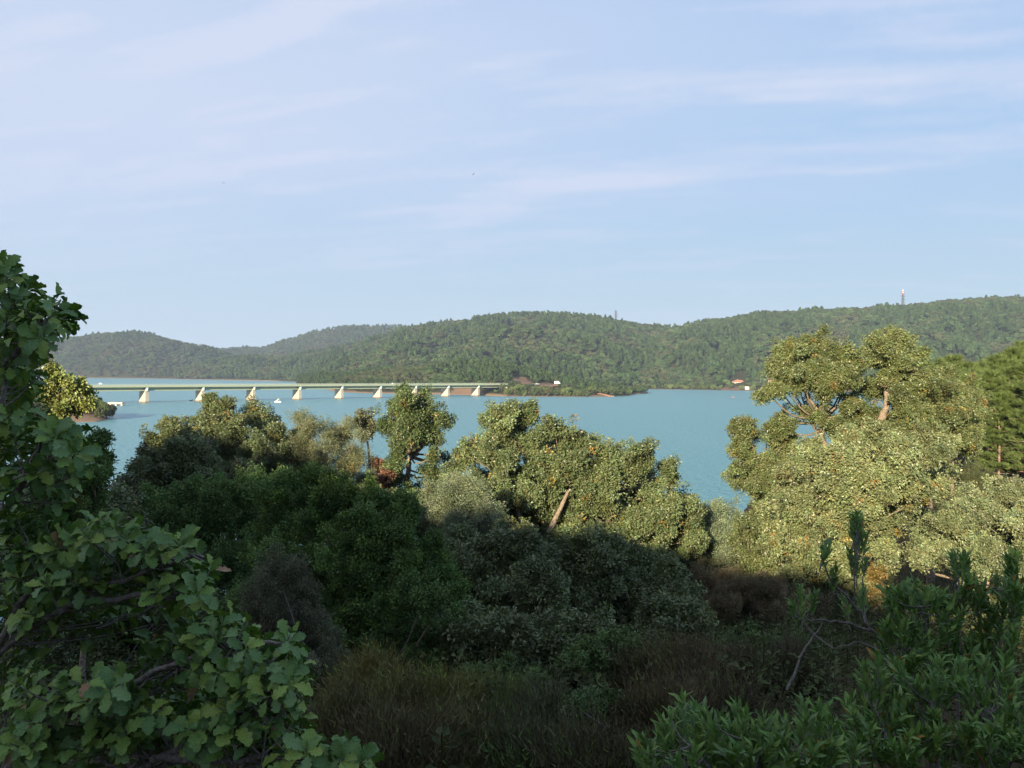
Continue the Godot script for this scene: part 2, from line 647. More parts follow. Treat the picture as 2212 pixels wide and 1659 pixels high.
func forest_on(h: Dictionary) -> void:
	# the far wood, which reads as one mass; each kind of tree one object
	var bufs := [PackedFloat32Array(), PackedFloat32Array(), PackedFloat32Array(), PackedFloat32Array()]
	var r := RandomNumberGenerator.new()
	r.seed = int(h.seed)
	var kinds := FastNoiseLite.new()
	kinds.seed = int(h.seed) + 9
	kinds.frequency = 0.006
	kinds.fractal_octaves = 3
	for i in int(h.count):
		var x := r.randf_range(h.x0, h.x1)
		var t := pow(r.randf(), 0.8) * 1.12
		if h.has("open") and t < h.open and r.randf() < 0.85:
			continue
		var p := hill_at(h, x, t)
		if p.y < h.bank * r.randf_range(0.3, 1.6) + 0.2:
			continue
		if h.has("bare"):
			var skip := false
			for b in h.bare + h.get("clear", []):
				if pow((x - b[0]) / b[2], 2.0) + pow((t - b[1]) / b[3], 2.0) < 1.0:
					skip = true
			if skip:
				continue
		var k := kinds.get_noise_2d(p.x, p.z * 0.7) + r.randf_range(-0.18, 0.18)
		var pine := k > float(h.pines)
		var size: float = (r.randf_range(10.0, 15.0) if pine else r.randf_range(6.0, 10.5)) * float(h.size)
		var c := Color(0.068, 0.112, 0.042)
		if pine:
			c = Color(0.060, 0.104, 0.038)
		elif k < -0.22:
			c = Color(0.090, 0.115, 0.052)
		elif k < -0.05:
			c = Color(0.075, 0.132, 0.045)
		c = c * r.randf_range(0.7, 1.3)
		c.r *= r.randf_range(0.9, 1.15)
		var wide := r.randf_range(0.85, 1.25)
		var b := Basis(Vector3.UP, r.randf() * TAU).scaled(Vector3(size * wide, size, size * wide))
		push(bufs[(2 if pine else 0) + (i & 1)], Transform3D(b, p), c)
	for k in 4:
		if bufs[k].size():
			swarm("pine_forest" if k > 1 else "oak_forest", M["far_%d" % k], M.far_leaf, bufs[k])

func make_hills() -> void:
	M.far_0 = far_tree("a", false, 1)
	M.far_1 = far_tree("b", false, 2)
	M.far_2 = far_tree("c", true, 3)
	M.far_3 = far_tree("d", true, 4)
	var hills := [
		{  # left hill across the lake
			"x0": -500.0, "x1": 640.0, "step": 12.0, "seed": 1, "count": 8000, "size": 1.1, "pines": 0.3, "bank": 0.8, "bulge": 0.8, "rough": 16.0,
			"foot": [[-500.0, 2300.0], [100.0, 2340.0], [330.0, 2250.0], [500.0, 2250.0], [640.0, 2300.0]],
			"ridge": [[-500.0, 752.0, 2900.0], [-100.0, 735.0, 2900.0], [100.0, 739.0, 2800.0], [160.0, 733.0, 2780.0], [230.0, 724.0, 2750.0], [285.0, 722.0, 2750.0], [330.0, 728.0, 2720.0], [380.0, 741.0, 2700.0], [430.0, 754.0, 2700.0], [500.0, 770.0, 2700.0], [640.0, 795.0, 2700.0]],
		},
		{  # farthest hill behind
			"x0": 380.0, "x1": 1100.0, "step": 14.0, "seed": 2, "count": 6500, "size": 1.05, "pines": -0.1, "bank": 0.0, "bulge": 0.4, "rough": 14.0,
			"foot": [[380.0, 2650.0], [1100.0, 2650.0]],
			"ridge": [[380.0, 762.0, 3500.0], [480.0, 756.0, 3500.0], [530.0, 753.0, 3500.0], [560.0, 757.0, 3450.0], [620.0, 737.0, 3400.0], [680.0, 719.0, 3350.0], [740.0, 709.0, 3300.0], [800.0, 707.0, 3300.0], [870.0, 707.0, 3300.0], [940.0, 716.0, 3300.0], [1100.0, 745.0, 3300.0]],
		},
		{  # middle hill
			"x0": 380.0, "x1": 1900.0, "step": 12.0, "seed": 3, "count": 15500, "size": 1.15, "pines": 0.1, "bank": 0.8, "bulge": 0.25, "rough": 20.0,
			"foot": [[380.0, 2150.0], [480.0, 2080.0], [560.0, 2000.0], [655.0, 1830.0], [720.0, 1400.0], [800.0, 1180.0], [1100.0, 1120.0], [1380.0, 1300.0], [1900.0, 1500.0]],
			"ridge": [[380.0, 806.0, 2300.0], [480.0, 782.0, 2300.0], [560.0, 776.0, 2300.0], [680.0, 767.0, 2250.0], [760.0, 753.0, 2250.0], [810.0, 736.0, 2250.0], [870.0, 715.0, 2200.0], [930.0, 706.0, 2150.0], [1000.0, 697.0, 2100.0], [1080.0, 689.0, 2100.0], [1150.0, 686.0, 2050.0], [1210.0, 686.0, 2050.0], [1280.0, 691.0, 2050.0], [1330.0, 698.0, 2050.0], [1400.0, 709.0, 2050.0], [1450.0, 715.0, 2050.0], [1600.0, 722.0, 2050.0], [1900.0, 740.0, 2050.0]],
			"bare": [[1085.0, 0.62, 26.0, 0.05], [1060.0, 0.7, 14.0, 0.03]],
		},
		{  # right hill
			"x0": 1330.0, "x1": 2800.0, "step": 12.0, "seed": 4, "count": 15500, "size": 1.15, "pines": 0.1, "bank": 1.0, "bulge": 0.35, "shelf": 1.0, "clear": [[1596.0, 0.1, 19.0, 0.075], [1668.0, 0.11, 14.0, 0.06]], "rough": 16.0,
			"foot": [[1330.0, 1330.0], [1400.0, 1300.0], [1500.0, 1285.0], [1600.0, 1250.0], [1700.0, 1240.0], [2800.0, 1150.0]],
			"ridge": [[1330.0, 800.0, 1650.0], [1380.0, 765.0, 1750.0], [1430.0, 727.0, 1850.0], [1460.0, 714.0, 1900.0], [1500.0, 706.0, 1900.0], [1550.0, 697.0, 1880.0], [1600.0, 689.0, 1850.0], [1640.0, 683.0, 1850.0], [1700.0, 680.0, 1820.0], [1760.0, 677.0, 1800.0], [1850.0, 674.0, 1800.0], [1950.0, 667.0, 1780.0], [2080.0, 655.0, 1750.0], [2140.0, 650.0, 1750.0], [2212.0, 650.0, 1750.0], [2400.0, 655.0, 1750.0], [2800.0, 690.0, 1700.0]],
			"bare": [[1585.0, 0.02, 48.0, 0.06]],
		},
		{  # headland where the bridge lands
			"x0": 640.0, "x1": 1400.0, "step": 6.0, "seed": 5, "count": 3200, "size": 0.62, "pines": 0.12, "bank": 1.4, "bulge": 0.5, "rough": 5.0,
			"foot": [[640.0, 1320.0], [690.0, 1150.0], [730.0, 930.0], [800.0, 885.0], [900.0, 872.0], [1000.0, 862.0], [1050.0, 838.0], [1090.0, 815.0], [1200.0, 822.0], [1300.0, 830.0], [1340.0, 860.0], [1400.0, 1000.0]],
			"ridge": [[640.0, 818.0, 1400.0], [740.0, 814.0, 1200.0], [800.0, 806.0, 1120.0], [900.0, 796.0, 1080.0], [1000.0, 784.0, 1050.0], [1050.0, 783.0, 1040.0], [1090.0, 794.0, 1030.0], [1140.0, 806.0, 1010.0], [1180.0, 814.0, 1000.0], [1230.0, 824.0, 1000.0], [1290.0, 836.0, 1000.0], [1340.0, 845.0, 1000.0], [1400.0, 846.0, 1050.0]],
			"bare": [[1129.0, 0.48, 25.0, 0.24], [1185.0, 0.5, 34.0, 0.14], [1008.0, 0.05, 34.0, 0.09], [1105.0, 0.1, 16.0, 0.1]], "open": 0.14,
		},
		{  # point on the left with a sandy bank
			"x0": -400.0, "x1": 238.0, "step": 6.0, "seed": 6, "count": 0, "size": 0.6, "pines": 0.5, "bank": 2.6, "bulge": 0.9, "rough": 1.0,
			"foot": [[-400.0, 330.0], [0.0, 345.0], [160.0, 352.0], [210.0, 356.0], [232.0, 368.0], [238.0, 388.0]],
			"ridge": [[-400.0, 820.0, 520.0], [0.0, 845.0, 470.0], [120.0, 862.0, 430.0], [180.0, 872.0, 410.0], [220.0, 888.0, 400.0], [238.0, 905.0, 398.0]],
		},
	]
	M.hills = hills
	for h in hills:
		make_hill(h)
	for h in hills:
		if h.count > 0:
			forest_on(h)
	# individual bushes and trees along the shores and on the points: the ones that show largest
	far_tree_things(hills[5], [[20.0, 0.5, 9.0, 0], [60.0, 0.35, 9.5, 0], [85.0, 0.55, 8.5, 0], [105.0, 0.3, 7.5, 0], [125.0, 0.45, 9.5, 0], [150.0, 0.4, 8.5, 0], [168.0, 0.5, 9.0, 0], [182.0, 0.33, 6.5, 0], [196.0, 0.5, 7.2, 0], [205.0, 0.7, 7.0, 0], [214.0, 0.26, 4.6, 0], [219.0, 0.34, 5.4, 1], [226.0, 0.4, 7.6, 1], [232.0, 0.4, 7.0, 0], [236.0, 0.55, 6.0, 0]], "broadleaf_tree", "tree on the sandy point left of the bridge", "trees on the left point")
	var shore := []
	var r := RandomNumberGenerator.new()
	r.seed = 77
	for i in 84:
		var x := 1098.0 + 262.0 * i / 83.0 + r.randf_range(-2.0, 2.0)
		var t := r.randf_range(0.03, 0.2 if x < 1216.0 else 0.42) if i % 3 else r.randf_range(0.004, 0.025)
		if x > 1272.0 and x < 1322.0 and t < 0.2:
			t += 0.22
		if x > 1190.0 and x < 1214.0 and t < 0.4:
			t = r.randf_range(0.03, 0.12)
		shore.append([x, t, r.randf_range(4.2, 8.0), 1 if r.randf() < 0.3 else 0])
	far_tree_things(hills[4], shore, "shore_tree", "bush on the shore right of the bridge end", "bushes on the headland shore")
	var bank := []
	for i in 30:
		bank.append([742.0 + 340.0 * i / 29.0 + r.randf_range(-4.0, 4.0), r.randf_range(0.10, 0.22), r.randf_range(4.0, 7.0), 0])
	far_tree_things(hills[4], bank, "bank_tree", "tree on the bank behind the bridge", "trees on the bank behind the bridge")
	var right := []
	for i in 34:
		var x := 1368.0 + 260.0 * i / 33.0 + r.randf_range(-3.0, 3.0)
		if x > 1560.0 and x < 1640.0 and i % 3 > 0:
			continue
		right.append([x, r.randf_range(0.02, 0.07), r.randf_range(6.0, 9.5), 1])
	far_tree_things(hills[3], right, "waterside_tree", "tree at the water's edge below the right hill", "pale trees on the far right shore")

func far_tree_things(h: Dictionary, spots: Array, called: String, label: String, group: String) -> void:
	var r := RandomNumberGenerator.new()
	r.seed = spots.size() * 31
	spots.sort_custom(func(a, b): return a[0] < b[0])
	var i := 0
	for q in spots:
		i += 1
		var p := hill_at(h, q[0], q[1])
		p.y = maxf(p.y, 0.2) - 0.2
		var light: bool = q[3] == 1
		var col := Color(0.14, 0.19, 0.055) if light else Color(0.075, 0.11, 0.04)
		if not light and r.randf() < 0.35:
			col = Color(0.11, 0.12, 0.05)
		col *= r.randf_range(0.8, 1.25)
		var size: float = q[2]
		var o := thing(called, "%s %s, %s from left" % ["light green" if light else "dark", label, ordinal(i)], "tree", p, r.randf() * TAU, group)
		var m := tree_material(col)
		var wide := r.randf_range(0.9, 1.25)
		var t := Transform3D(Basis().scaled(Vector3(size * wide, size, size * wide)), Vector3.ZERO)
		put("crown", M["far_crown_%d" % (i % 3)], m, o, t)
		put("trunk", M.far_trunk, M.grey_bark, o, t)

var tree_mats := {}
func tree_material(c: Color) -> StandardMaterial3D:
	var key := "%d_%d_%d" % [int(c.r * 120.0), int(c.g * 120.0), int(c.b * 120.0)]
	if not tree_mats.has(key):
		var m: StandardMaterial3D = M.far_leaf.duplicate()
		m.albedo_color = lin(c.r, c.g, c.b)
		tree_mats[key] = m
	return tree_mats[key]

func make_far_crowns() -> void:
	var r := RandomNumberGenerator.new()
	for q in 3:
		r.seed = 40 + q
		var s := Shape.new()
		var lobes := [[Vector3(0, 0.5, 0), 0.34]]
		for k in 9:
			var a := TAU * k / 9.0 + r.randf_range(-0.4, 0.4)
			var d := r.randf_range(0.18, 0.4)
			lobes.append([Vector3(cos(a) * d, r.randf_range(0.22, 0.82), sin(a) * d), r.randf_range(0.13, 0.24)])
		for l in lobes:
			for k in int(90 + 420.0 * l[1]):
				var d := Vector3(r.randfn(), r.randfn(), r.randfn()).normalized()
				var p: Vector3 = l[0] + d * l[1] * r.randf_range(0.65, 1.08)
				var size := r.randf_range(0.02, 0.05)
				var nn := (d + Vector3(r.randf_range(-0.9, 0.9), r.randf_range(-0.5, 0.9), r.randf_range(-0.9, 0.9))).normalized()
				var u := nn.cross(Vector3(r.randf_range(-1, 1), r.randf_range(-1, 1), r.randf_range(-1, 1))).normalized() * size
				var w := nn.cross(u)
				var t := r.randf_range(0.7, 1.3)
				s.tri(p - u * 0.9 - w * 0.6, p + u - w * 0.5, p + w * 1.1, Color(t, t, t))
				s.tri(p + u * 0.2 - w, p + u * 1.2 + w * 0.3, p - u + w * 0.6, Color(t, t, t))
		M["far_crown_%d" % q] = s.mesh()
	M.far_trunk = tapered(PackedVector3Array([Vector3(0, -0.08, 0), Vector3(0.01, 0.25, 0.01), Vector3(-0.01, 0.6, 0)]), 0.035, 0.015, 5)

# ------------------------------------------------------------------ bridge
func make_bridge() -> void:
	var a := Vector3(-241.63, 0, -580.0)
	var b := Vector3(-34.268, 0, -830.0)
	var dir := (b - a).normalized()
	var span := (b - a).length() / 8.0
	var br := thing("girder_bridge", "long pale green girder bridge on concrete piers across the lake", "bridge", a)
	# local axes: +X along the bridge away from the camera, +Z towards the camera's side
	br.rotation.y = atan2(-dir.z, dir.x)
	var x0 := -2.0 * span
	var x1 := 9.0 * span
	var deck := Shape.new()
	deck.box(Transform3D(Basis(), Vector3((x0 + x1) * 0.5, 10.55, 0)), Vector3(x1 - x0, 0.5, 10.4))
	put("deck_slab", deck.mesh(false, false), M.concrete, br)
	var road := Shape.new()
	road.box(Transform3D(Basis(), Vector3((x0 + x1) * 0.5, 10.83, 0)), Vector3(x1 - x0, 0.06, 9.0))
	put("road_surface", road.mesh(false, false), M.asphalt, br)
	for s in [1.0, -1.0]:
		var fascia := Shape.new()
		fascia.box(Transform3D(Basis(), Vector3((x0 + x1) * 0.5, 10.55, s * 5.33)), Vector3(x1 - x0, 1.15, 0.24))
		put("fascia", fascia.mesh(false, false), M.green_steel, br)
		for h in [11.45, 11.95]:
			var rail := Shape.new()
			rail.box(Transform3D(Basis(), Vector3((x0 + x1) * 0.5, h, s * 5.25)), Vector3(x1 - x0, 0.09, 0.08))
			put("handrail", rail.mesh(false, false), M.mint_steel, br)
		var posts := Shape.new()
		var n := int((x1 - x0) / 2.0)
		for i in n + 1:
			posts.box(Transform3D(Basis(), Vector3(x0 + 2.0 * i + 0.2, 11.55, s * 5.25)), Vector3(0.14, 0.9, 0.12))
		var po := put("railing_posts", posts.mesh(false, false), M.mint_steel, br)
		po.set_meta("kind", "stuff")
		for ch in [[7.9, 0.6], [9.75, 0.36]]:
			var chord := Shape.new()
			chord.box(Transform3D(Basis(), Vector3((x0 + x1) * 0.5, ch[0], s * 3.3)), Vector3(x1 - x0, ch[1], 0.4))
			put("girder_chord", chord.mesh(false, false), M.green_steel, br)
	var dia := Shape.new()
	dia.bar(Vector3(-1.5, 8.0, 0), Vector3(1.2, 9.6, 0), 0.42, 0.42)
	var diag := dia.mesh(false, false)
	var upr := Shape.new()
	upr.box(Transform3D(Basis(), Vector3(0, 8.8, 0)), Vector3(0.22, 1.6, 0.22))
	var post := upr.mesh(false, false)
	for s in [1.0, -1.0]:
		for i in 11:
			for k in 11:
				var x := x0 + span * i + 3.0 + (span - 6.0) * (k + 0.5) / 11.0
				put("diagonal_brace", diag, M.green_steel, br, Transform3D(Basis(), Vector3(x, 0, s * 3.3)))
	var wall := Shape.new()
	wall.box(Transform3D(Basis(), Vector3((x0 + x1) * 0.5, 8.8, 0)), Vector3(x1 - x0, 1.5, 0.3))
	put("inner_girder", wall.mesh(false, false), M.green_steel, br)
	for i in range(-1, 9):
		var x := span * i
		# battered pier: wider across at the foot
		var sh := Shape.new()
		var ring := []
		for q in [[-1.0, 1.3, 4.15], [7.55, 1.2, 3.95]]:
			var lvl := []
			for c in [[-1, -1], [1, -1], [1, 1], [-1, 1]]:
				lvl.append(Vector3(x + c[0] * q[1], q[0], c[1] * q[2]))
			ring.append(lvl)
		for k in 4:
			var k2 := (k + 1) % 4
			sh.quad(ring[0][k], ring[0][k2], ring[1][k2], ring[1][k])
		sh.quad(ring[1][0], ring[1][1], ring[1][2], ring[1][3])
		var pier := put("pier", sh.mesh(false, false), M.concrete, br)
		var fo := Shape.new()
		fo.box(Transform3D(Basis(), Vector3(x, 0.1, 0)), Vector3(2.75, 1.0, 8.55))
		put("waterline_footing", fo.mesh(false, false), M.rust_band, pier)
		for s in [1.0, -1.0]:
			var cap := Shape.new()
			cap.tube(PackedVector3Array([Vector3(x, 7.4, s * 4.0), Vector3(x, 10.0, s * 4.0)]), PackedFloat32Array([1.15, 1.15]), 14)
			put("bearing_cover", cap.mesh(true, false), M.mint_steel, pier)
			var pl := Shape.new()
			pl.box(Transform3D(Basis(), Vector3(x + 1.9, 8.7, s * 3.6)), Vector3(0.35, 2.6, 1.2))
			put("end_plate", pl.mesh(false, false), M.mint_steel, pier)
	var ab := Shape.new()
	ab.box(Transform3D(Basis(), Vector3(x1 + 5.0, 5.0, 0)), Vector3(10.0, 11.6, 11.0))
	put("abutment", ab.mesh(false, false), M.concrete, br)
	var wing := Shape.new()
	wing.box(Transform3D(Basis(), Vector3(x1 + 10.2, 11.2, 5.2)), Vector3(20.0, 1.2, 0.4))
	put("parapet_wall", wing.mesh(false, false), M.concrete, br)
	M.bridge = br
	M.span = span

func make_lake_traffic() -> void:
	# motor car on the bridge
	var br: Node3D = M.bridge
	var span: float = M.span
	var tr := br.transform
	car("silver_car", "small silver car crossing the bridge above the seventh pier", tr * Vector3(span * 5.4, 10.86, 2.4), br.rotation.y + PI, M.silver_paint)
	car("parked_car", "silver car half hidden behind bushes beside the headland road", on_level(1160.0, 831.0, 10.6), 0.5, M.silver_paint)
	van(on_level(1204.0, 829.6, 10.8))
	# road on the headland
	var rd := Shape.new()
	rd.bar(tr * Vector3(9.0 * span + 4.0, 10.6, 0), on_level(1180.0, 830.5, 10.6), 8.0, 0.5)
	rd.bar(on_level(1178.0, 830.5, 10.55), on_level(1235.0, 831.0, 10.55), 8.0, 0.5)
	structure("road", rd.mesh(false, false), M.asphalt)
	var bk := Shape.new()
	var bp := on_level(1203.0, 836.0, 8.0)
	bk.box(Transform3D(Basis(Vector3.UP, -0.1).rotated(Vector3.RIGHT, -0.5), bp + Vector3(0, -0.8, 0)), Vector3(7.0, 6.5, 1.5))
	tag(put("earth_bank", bk.mesh(false, false), M.red_bank), "bare orange earth bank below the parked white van", "bank")
	# slipway
	var sl := Shape.new()
	sl.bar(on_level(1279.0, 847.0, 3.4), on_level(1322.0, 856.5, 0.1), 5.0, 0.8)
	tag(put("boat_ramp", sl.mesh(false, false), M.red_bank), "sandy boat ramp sloping to the lake right of the headland", "ramp")
	for q in [[1198.0, 0.68], [1226.5, 0.64]]:
		var p := hill_at(M.hills[4], q[0], q[1])
		var o := tag(put("utility_pole", tapered(PackedVector3Array([p + Vector3(0, -1, 0), p + Vector3(0, 9, 0)]), 0.16, 0.1, 6), M.zinc), "thin grey pole beside the headland road, %s the white van" % ("just behind" if q[0] < 1210 else "right of"), "pole", "poles by the headland road")
	# landing stage behind the left point
	var ls := on_level(257.0, 876.0)
	var st := thing("landing_stage", "low pinkish concrete landing stage behind the left point", "jetty", ls)
	var top := Shape.new()
	top.box(Transform3D(Basis(), Vector3(-1.5, 1.5, 0)), Vector3(8.5, 0.9, 4.0))
	put("deck_slab", top.mesh(false, false), M.stucco, st)
	for x in [-4.5, -1.2, 2.2]:
		var leg := Shape.new()
		leg.box(Transform3D(Basis(), Vector3(x, 0.0, 0.6)), Vector3(0.9, 2.1, 2.0))
		put("pillar", leg.mesh(false, false), M.stucco, st)
	# pedal boat
	var pb := thing("pedal_boat", "white pedal boat with a tall slide, between the third and fourth piers", "boat", on_level(600.0, 869.0), 0.2)
	for s in [-0.7, 0.7]:
		var hull := Shape.new()
		hull.tube(smooth_path(PackedVector3Array([Vector3(-2.3, 0.35, s), Vector3(-1.6, 0.15, s), Vector3(1.6, 0.15, s), Vector3(2.4, 0.4, s)]), 3), PackedFloat32Array([0.05, 0.25, 0.38, 0.42, 0.42, 0.42, 0.42, 0.38, 0.25, 0.05]), 8)
		put("float", hull.mesh(true, false), M.white_paint, pb)
	var dk := Shape.new()
	dk.box(Transform3D(Basis(), Vector3(0, 0.55, 0)), Vector3(3.6, 0.22, 1.9))
	put("deck", dk.mesh(false, false), M.white_paint, pb)
	var sd := Shape.new()
	sd.tube(smooth_path(PackedVector3Array([Vector3(-1.7, 0.6, 0), Vector3(-0.4, 1.2, 0), Vector3(0.3, 2.1, 0), Vector3(0.8, 2.2, 0)]), 3), PackedFloat32Array([0.3, 0.3, 0.3, 0.3, 0.3, 0.3, 0.3, 0.3, 0.3, 0.3]), 7)
	put("slide", sd.mesh(true, false), M.cream_paint, pb)
	var ld := Shape.new()
	ld.bar(Vector3(1.3, 0.6, 0.2), Vector3(0.85, 2.2, 0.2), 0.08, 0.08)
	ld.bar(Vector3(1.3, 0.6, -0.2), Vector3(0.85, 2.2, -0.2), 0.08, 0.08)
	for k in 4:
		ld.bar(Vector3(1.2 - 0.1 * k, 0.9 + 0.35 * k, -0.2), Vector3(1.2 - 0.1 * k, 0.9 + 0.35 * k, 0.2), 0.06, 0.06)
	put("ladder", ld.mesh(false, false), M.cream_paint, pb)
	# low white boat
	var wb := thing("motor_boat", "low white motor boat in front of the third pier", "boat", on_level(545.0, 869.0), -0.1)
	var hl := Shape.new()
	hull_shape(hl, 4.4, 0.85, 0.62)
	put("hull", hl.mesh(false, false), M.white_paint, wb)
	var en := Shape.new()
	en.box(Transform3D(Basis(), Vector3(2.35, 0.55, 0)), Vector3(0.4, 0.7, 0.4))
	put("outboard_motor", en.mesh(false, false), M.white_paint, wb)
	var bn := Shape.new()
	bn.box(Transform3D(Basis(), Vector3(0.3, 0.62, 0)), Vector3(0.5, 0.2, 1.2))
	put("seat", bn.mesh(false, false), M.red_paint, wb)
	# dark boat beside the second pier
	var db := thing("rowing_boat", "dark rowing boat with two people, left of the second pier", "boat", on_level(415.0, 866.3), 0.1)
	var dh := Shape.new()
	hull_shape(dh, 3.6, 0.7, 0.5)
	put("hull", dh.mesh(false, false), M.dark_cloth, db)
	var oar := Shape.new()
	oar.bar(Vector3(-0.2, 0.6, 0.4), Vector3(-2.6, 0.15, 1.4), 0.06, 0.06)
	put("oar", oar.mesh(false, false), M.cream_paint, db)
	sitter(db.transform * Vector3(0.2, 0.35, 0), "person sitting in the middle of the dark rowing boat", M.dark_cloth)
	sitter(db.transform * Vector3(1.1, 0.35, 0), "person in yellowish clothes at the stern of the dark rowing boat", M.cream_paint)
	# far white sail boat, and a bather's board on the right
	var sb := thing("sailing_boat", "tiny white boat far out beyond the left end of the bridge", "boat", on_level(217.0, 829.8), 0.4)
	var sh2 := Shape.new()
	hull_shape(sh2, 5.0, 0.9, 0.7)
	put("hull", sh2.mesh(false, false), M.white_paint, sb)
	var cab := Shape.new()
	cab.box(Transform3D(Basis(), Vector3(0, 1.2, 0)), Vector3(2.2, 1.4, 1.3))
	put("cabin", cab.mesh(false, false), M.white_paint, sb)
	var kb := thing("paddle_board", "tiny pale board with a standing person off the right shore", "board", on_level(1330.0 + 254.0, 858.5), 0.3)
	var kh := Shape.new()
	hull_shape(kh, 3.2, 0.4, 0.15)
	put("hull", kh.mesh(false, false), M.orange_paint, kb)
	stander(kb.transform * Vector3(0, 0.16, 0), "person standing on the small board off the right shore", M.red_paint)
	stander(tr * Vector3(span * 2.45, 10.86, 4.6), "person in red walking on the bridge between third and fourth piers", M.red_paint)
	stander(tr * Vector3(span * 8.4, 10.86, 4.6), "person in orange walking on the bridge near its right end", M.orange_paint)

func hull_shape(s: Shape, long: float, half: float, high: float) -> void:
	var n := 8
	var rows := []
	for i in n + 1:
		var k := float(i) / n
		var x := -long * 0.5 + long * k
		var w := half * (1.0 - pow(maxf(0.0, 0.5 - k) * 2.0, 2.2)) * (1.0 if k < 0.8 else 0.92)
		var top := high + 0.25 * pow(1.0 - k, 2.0)
		rows.append([Vector3(x, top, -w), Vector3(x, -0.1, -w * 0.7), Vector3(x, -0.1, w * 0.7), Vector3(x, top, w), Vector3(x, top - 0.12, w * 0.85), Vector3(x, top - 0.12, -w * 0.85)])
	for i in n:
		for j in 6:
			s.quad(rows[i][j], rows[i][(j + 1) % 6], rows[i + 1][(j + 1) % 6], rows[i + 1][j])
	s.quad(rows[n][0], rows[n][1], rows[n][2], rows[n][3])

func sitter(p: Vector3, label: String, mat: Material) -> void:
	var o := thing("person", label, "person", p, -PI / 2)
	body(o, true, mat)

func stander(p: Vector3, label: String, mat: Material) -> void:
	var o := thing("person", label, "person", p, 0.7)
	body(o, false, mat)

func body(o: Node3D, sits: bool, mat: Material) -> void:
	# one continuous surface of revolution-like tubes that overlap at the joints
	var s := Shape.new()
	var hip := 0.12 if sits else 0.9
	s.tube(PackedVector3Array([Vector3(0, hip - 0.08, 0), Vector3(0, hip + 0.1, 0), Vector3(0, hip + 0.35, 0.01), Vector3(0, hip + 0.53, 0), Vector3(0, hip + 0.6, 0), Vector3(0, hip + 0.66, 0)]), PackedFloat32Array([0.1, 0.17, 0.18, 0.19, 0.08, 0.06]), 10)
	for d in [-1.0, 1.0]:
		if sits:
			s.tube(PackedVector3Array([Vector3(d * 0.09, hip, 0), Vector3(d * 0.11, hip + 0.16, -0.42), Vector3(d * 0.11, hip - 0.22, -0.62)]), PackedFloat32Array([0.1, 0.075, 0.05]), 7)
			s.tube(PackedVector3Array([Vector3(d * 0.19, hip + 0.5, 0), Vector3(d * 0.25, hip + 0.25, -0.1), Vector3(d * 0.15, hip + 0.22, -0.35)]), PackedFloat32Array([0.06, 0.05, 0.035]), 7)
		else:
			s.tube(PackedVector3Array([Vector3(d * 0.09, hip, 0), Vector3(d * 0.1, 0.48, -0.03), Vector3(d * 0.1, 0.05, 0.02), Vector3(d * 0.1, 0.03, -0.16)]), PackedFloat32Array([0.1, 0.07, 0.045, 0.035]), 7)
			s.tube(PackedVector3Array([Vector3(d * 0.19, hip + 0.5, 0), Vector3(d * 0.25, hip + 0.22, 0.02), Vector3(d * 0.24, hip - 0.06, -0.08)]), PackedFloat32Array([0.06, 0.05, 0.035]), 7)
	put("body", s.mesh(true, false), mat, o)
	var hd := Shape.new()
	hd.tube(PackedVector3Array([Vector3(0, hip + 0.62, 0), Vector3(0, hip + 0.68, -0.01), Vector3(0, hip + 0.78, -0.01), Vector3(0, hip + 0.86, 0), Vector3(0, hip + 0.89, 0)]), PackedFloat32Array([0.05, 0.085, 0.1, 0.08, 0.02]), 10)
	put("head", hd.mesh(true, false), M.skin, o)

func car(called: String, label: String, p: Vector3, turn: float, paint: Material) -> void:
	var o := thing(called, label, "car", p, turn)
	var s := Shape.new()
	var prof := [Vector2(-2.1, 0.35), Vector2(-2.1, 0.8), Vector2(-1.7, 0.92), Vector2(-0.9, 0.98), Vector2(-0.3, 1.45), Vector2(1.0, 1.5), Vector2(1.75, 1.05), Vector2(2.1, 0.95), Vector2(2.1, 0.35)]
	for i in prof.size():
		var a: Vector2 = prof[i]
		var b: Vector2 = prof[(i + 1) % prof.size()]
		s.quad(Vector3(a.x, a.y, 0.85), Vector3(b.x, b.y, 0.85), Vector3(b.x, b.y, -0.85), Vector3(a.x, a.y, -0.85))
		s.tri(Vector3(0, 0.7, 0.85), Vector3(a.x, a.y, 0.85), Vector3(b.x, b.y, 0.85))
		s.tri(Vector3(0, 0.7, -0.85), Vector3(b.x, b.y, -0.85), Vector3(a.x, a.y, -0.85))
	put("body", s.mesh(false, false), paint, o)
	for d in [-1.0, 1.0]:
		var g := Shape.new()
		g.quad(Vector3(-0.6, 1.03, d * 0.853), Vector3(-0.2, 1.38, d * 0.853), Vector3(1.0, 1.42, d * 0.853), Vector3(1.5, 1.06, d * 0.853))
		put("side_window", g.mesh(false, false), M.dark_glass, o)
		for x in [-1.3, 1.3]:
			var w := Shape.new()
			w.tube(PackedVector3Array([Vector3(x, 0.32, d * 0.68), Vector3(x, 0.32, d * 0.88)]), PackedFloat32Array([0.32, 0.32]), 12)
			put("wheel", w.mesh(false, false), M.rubber, o)

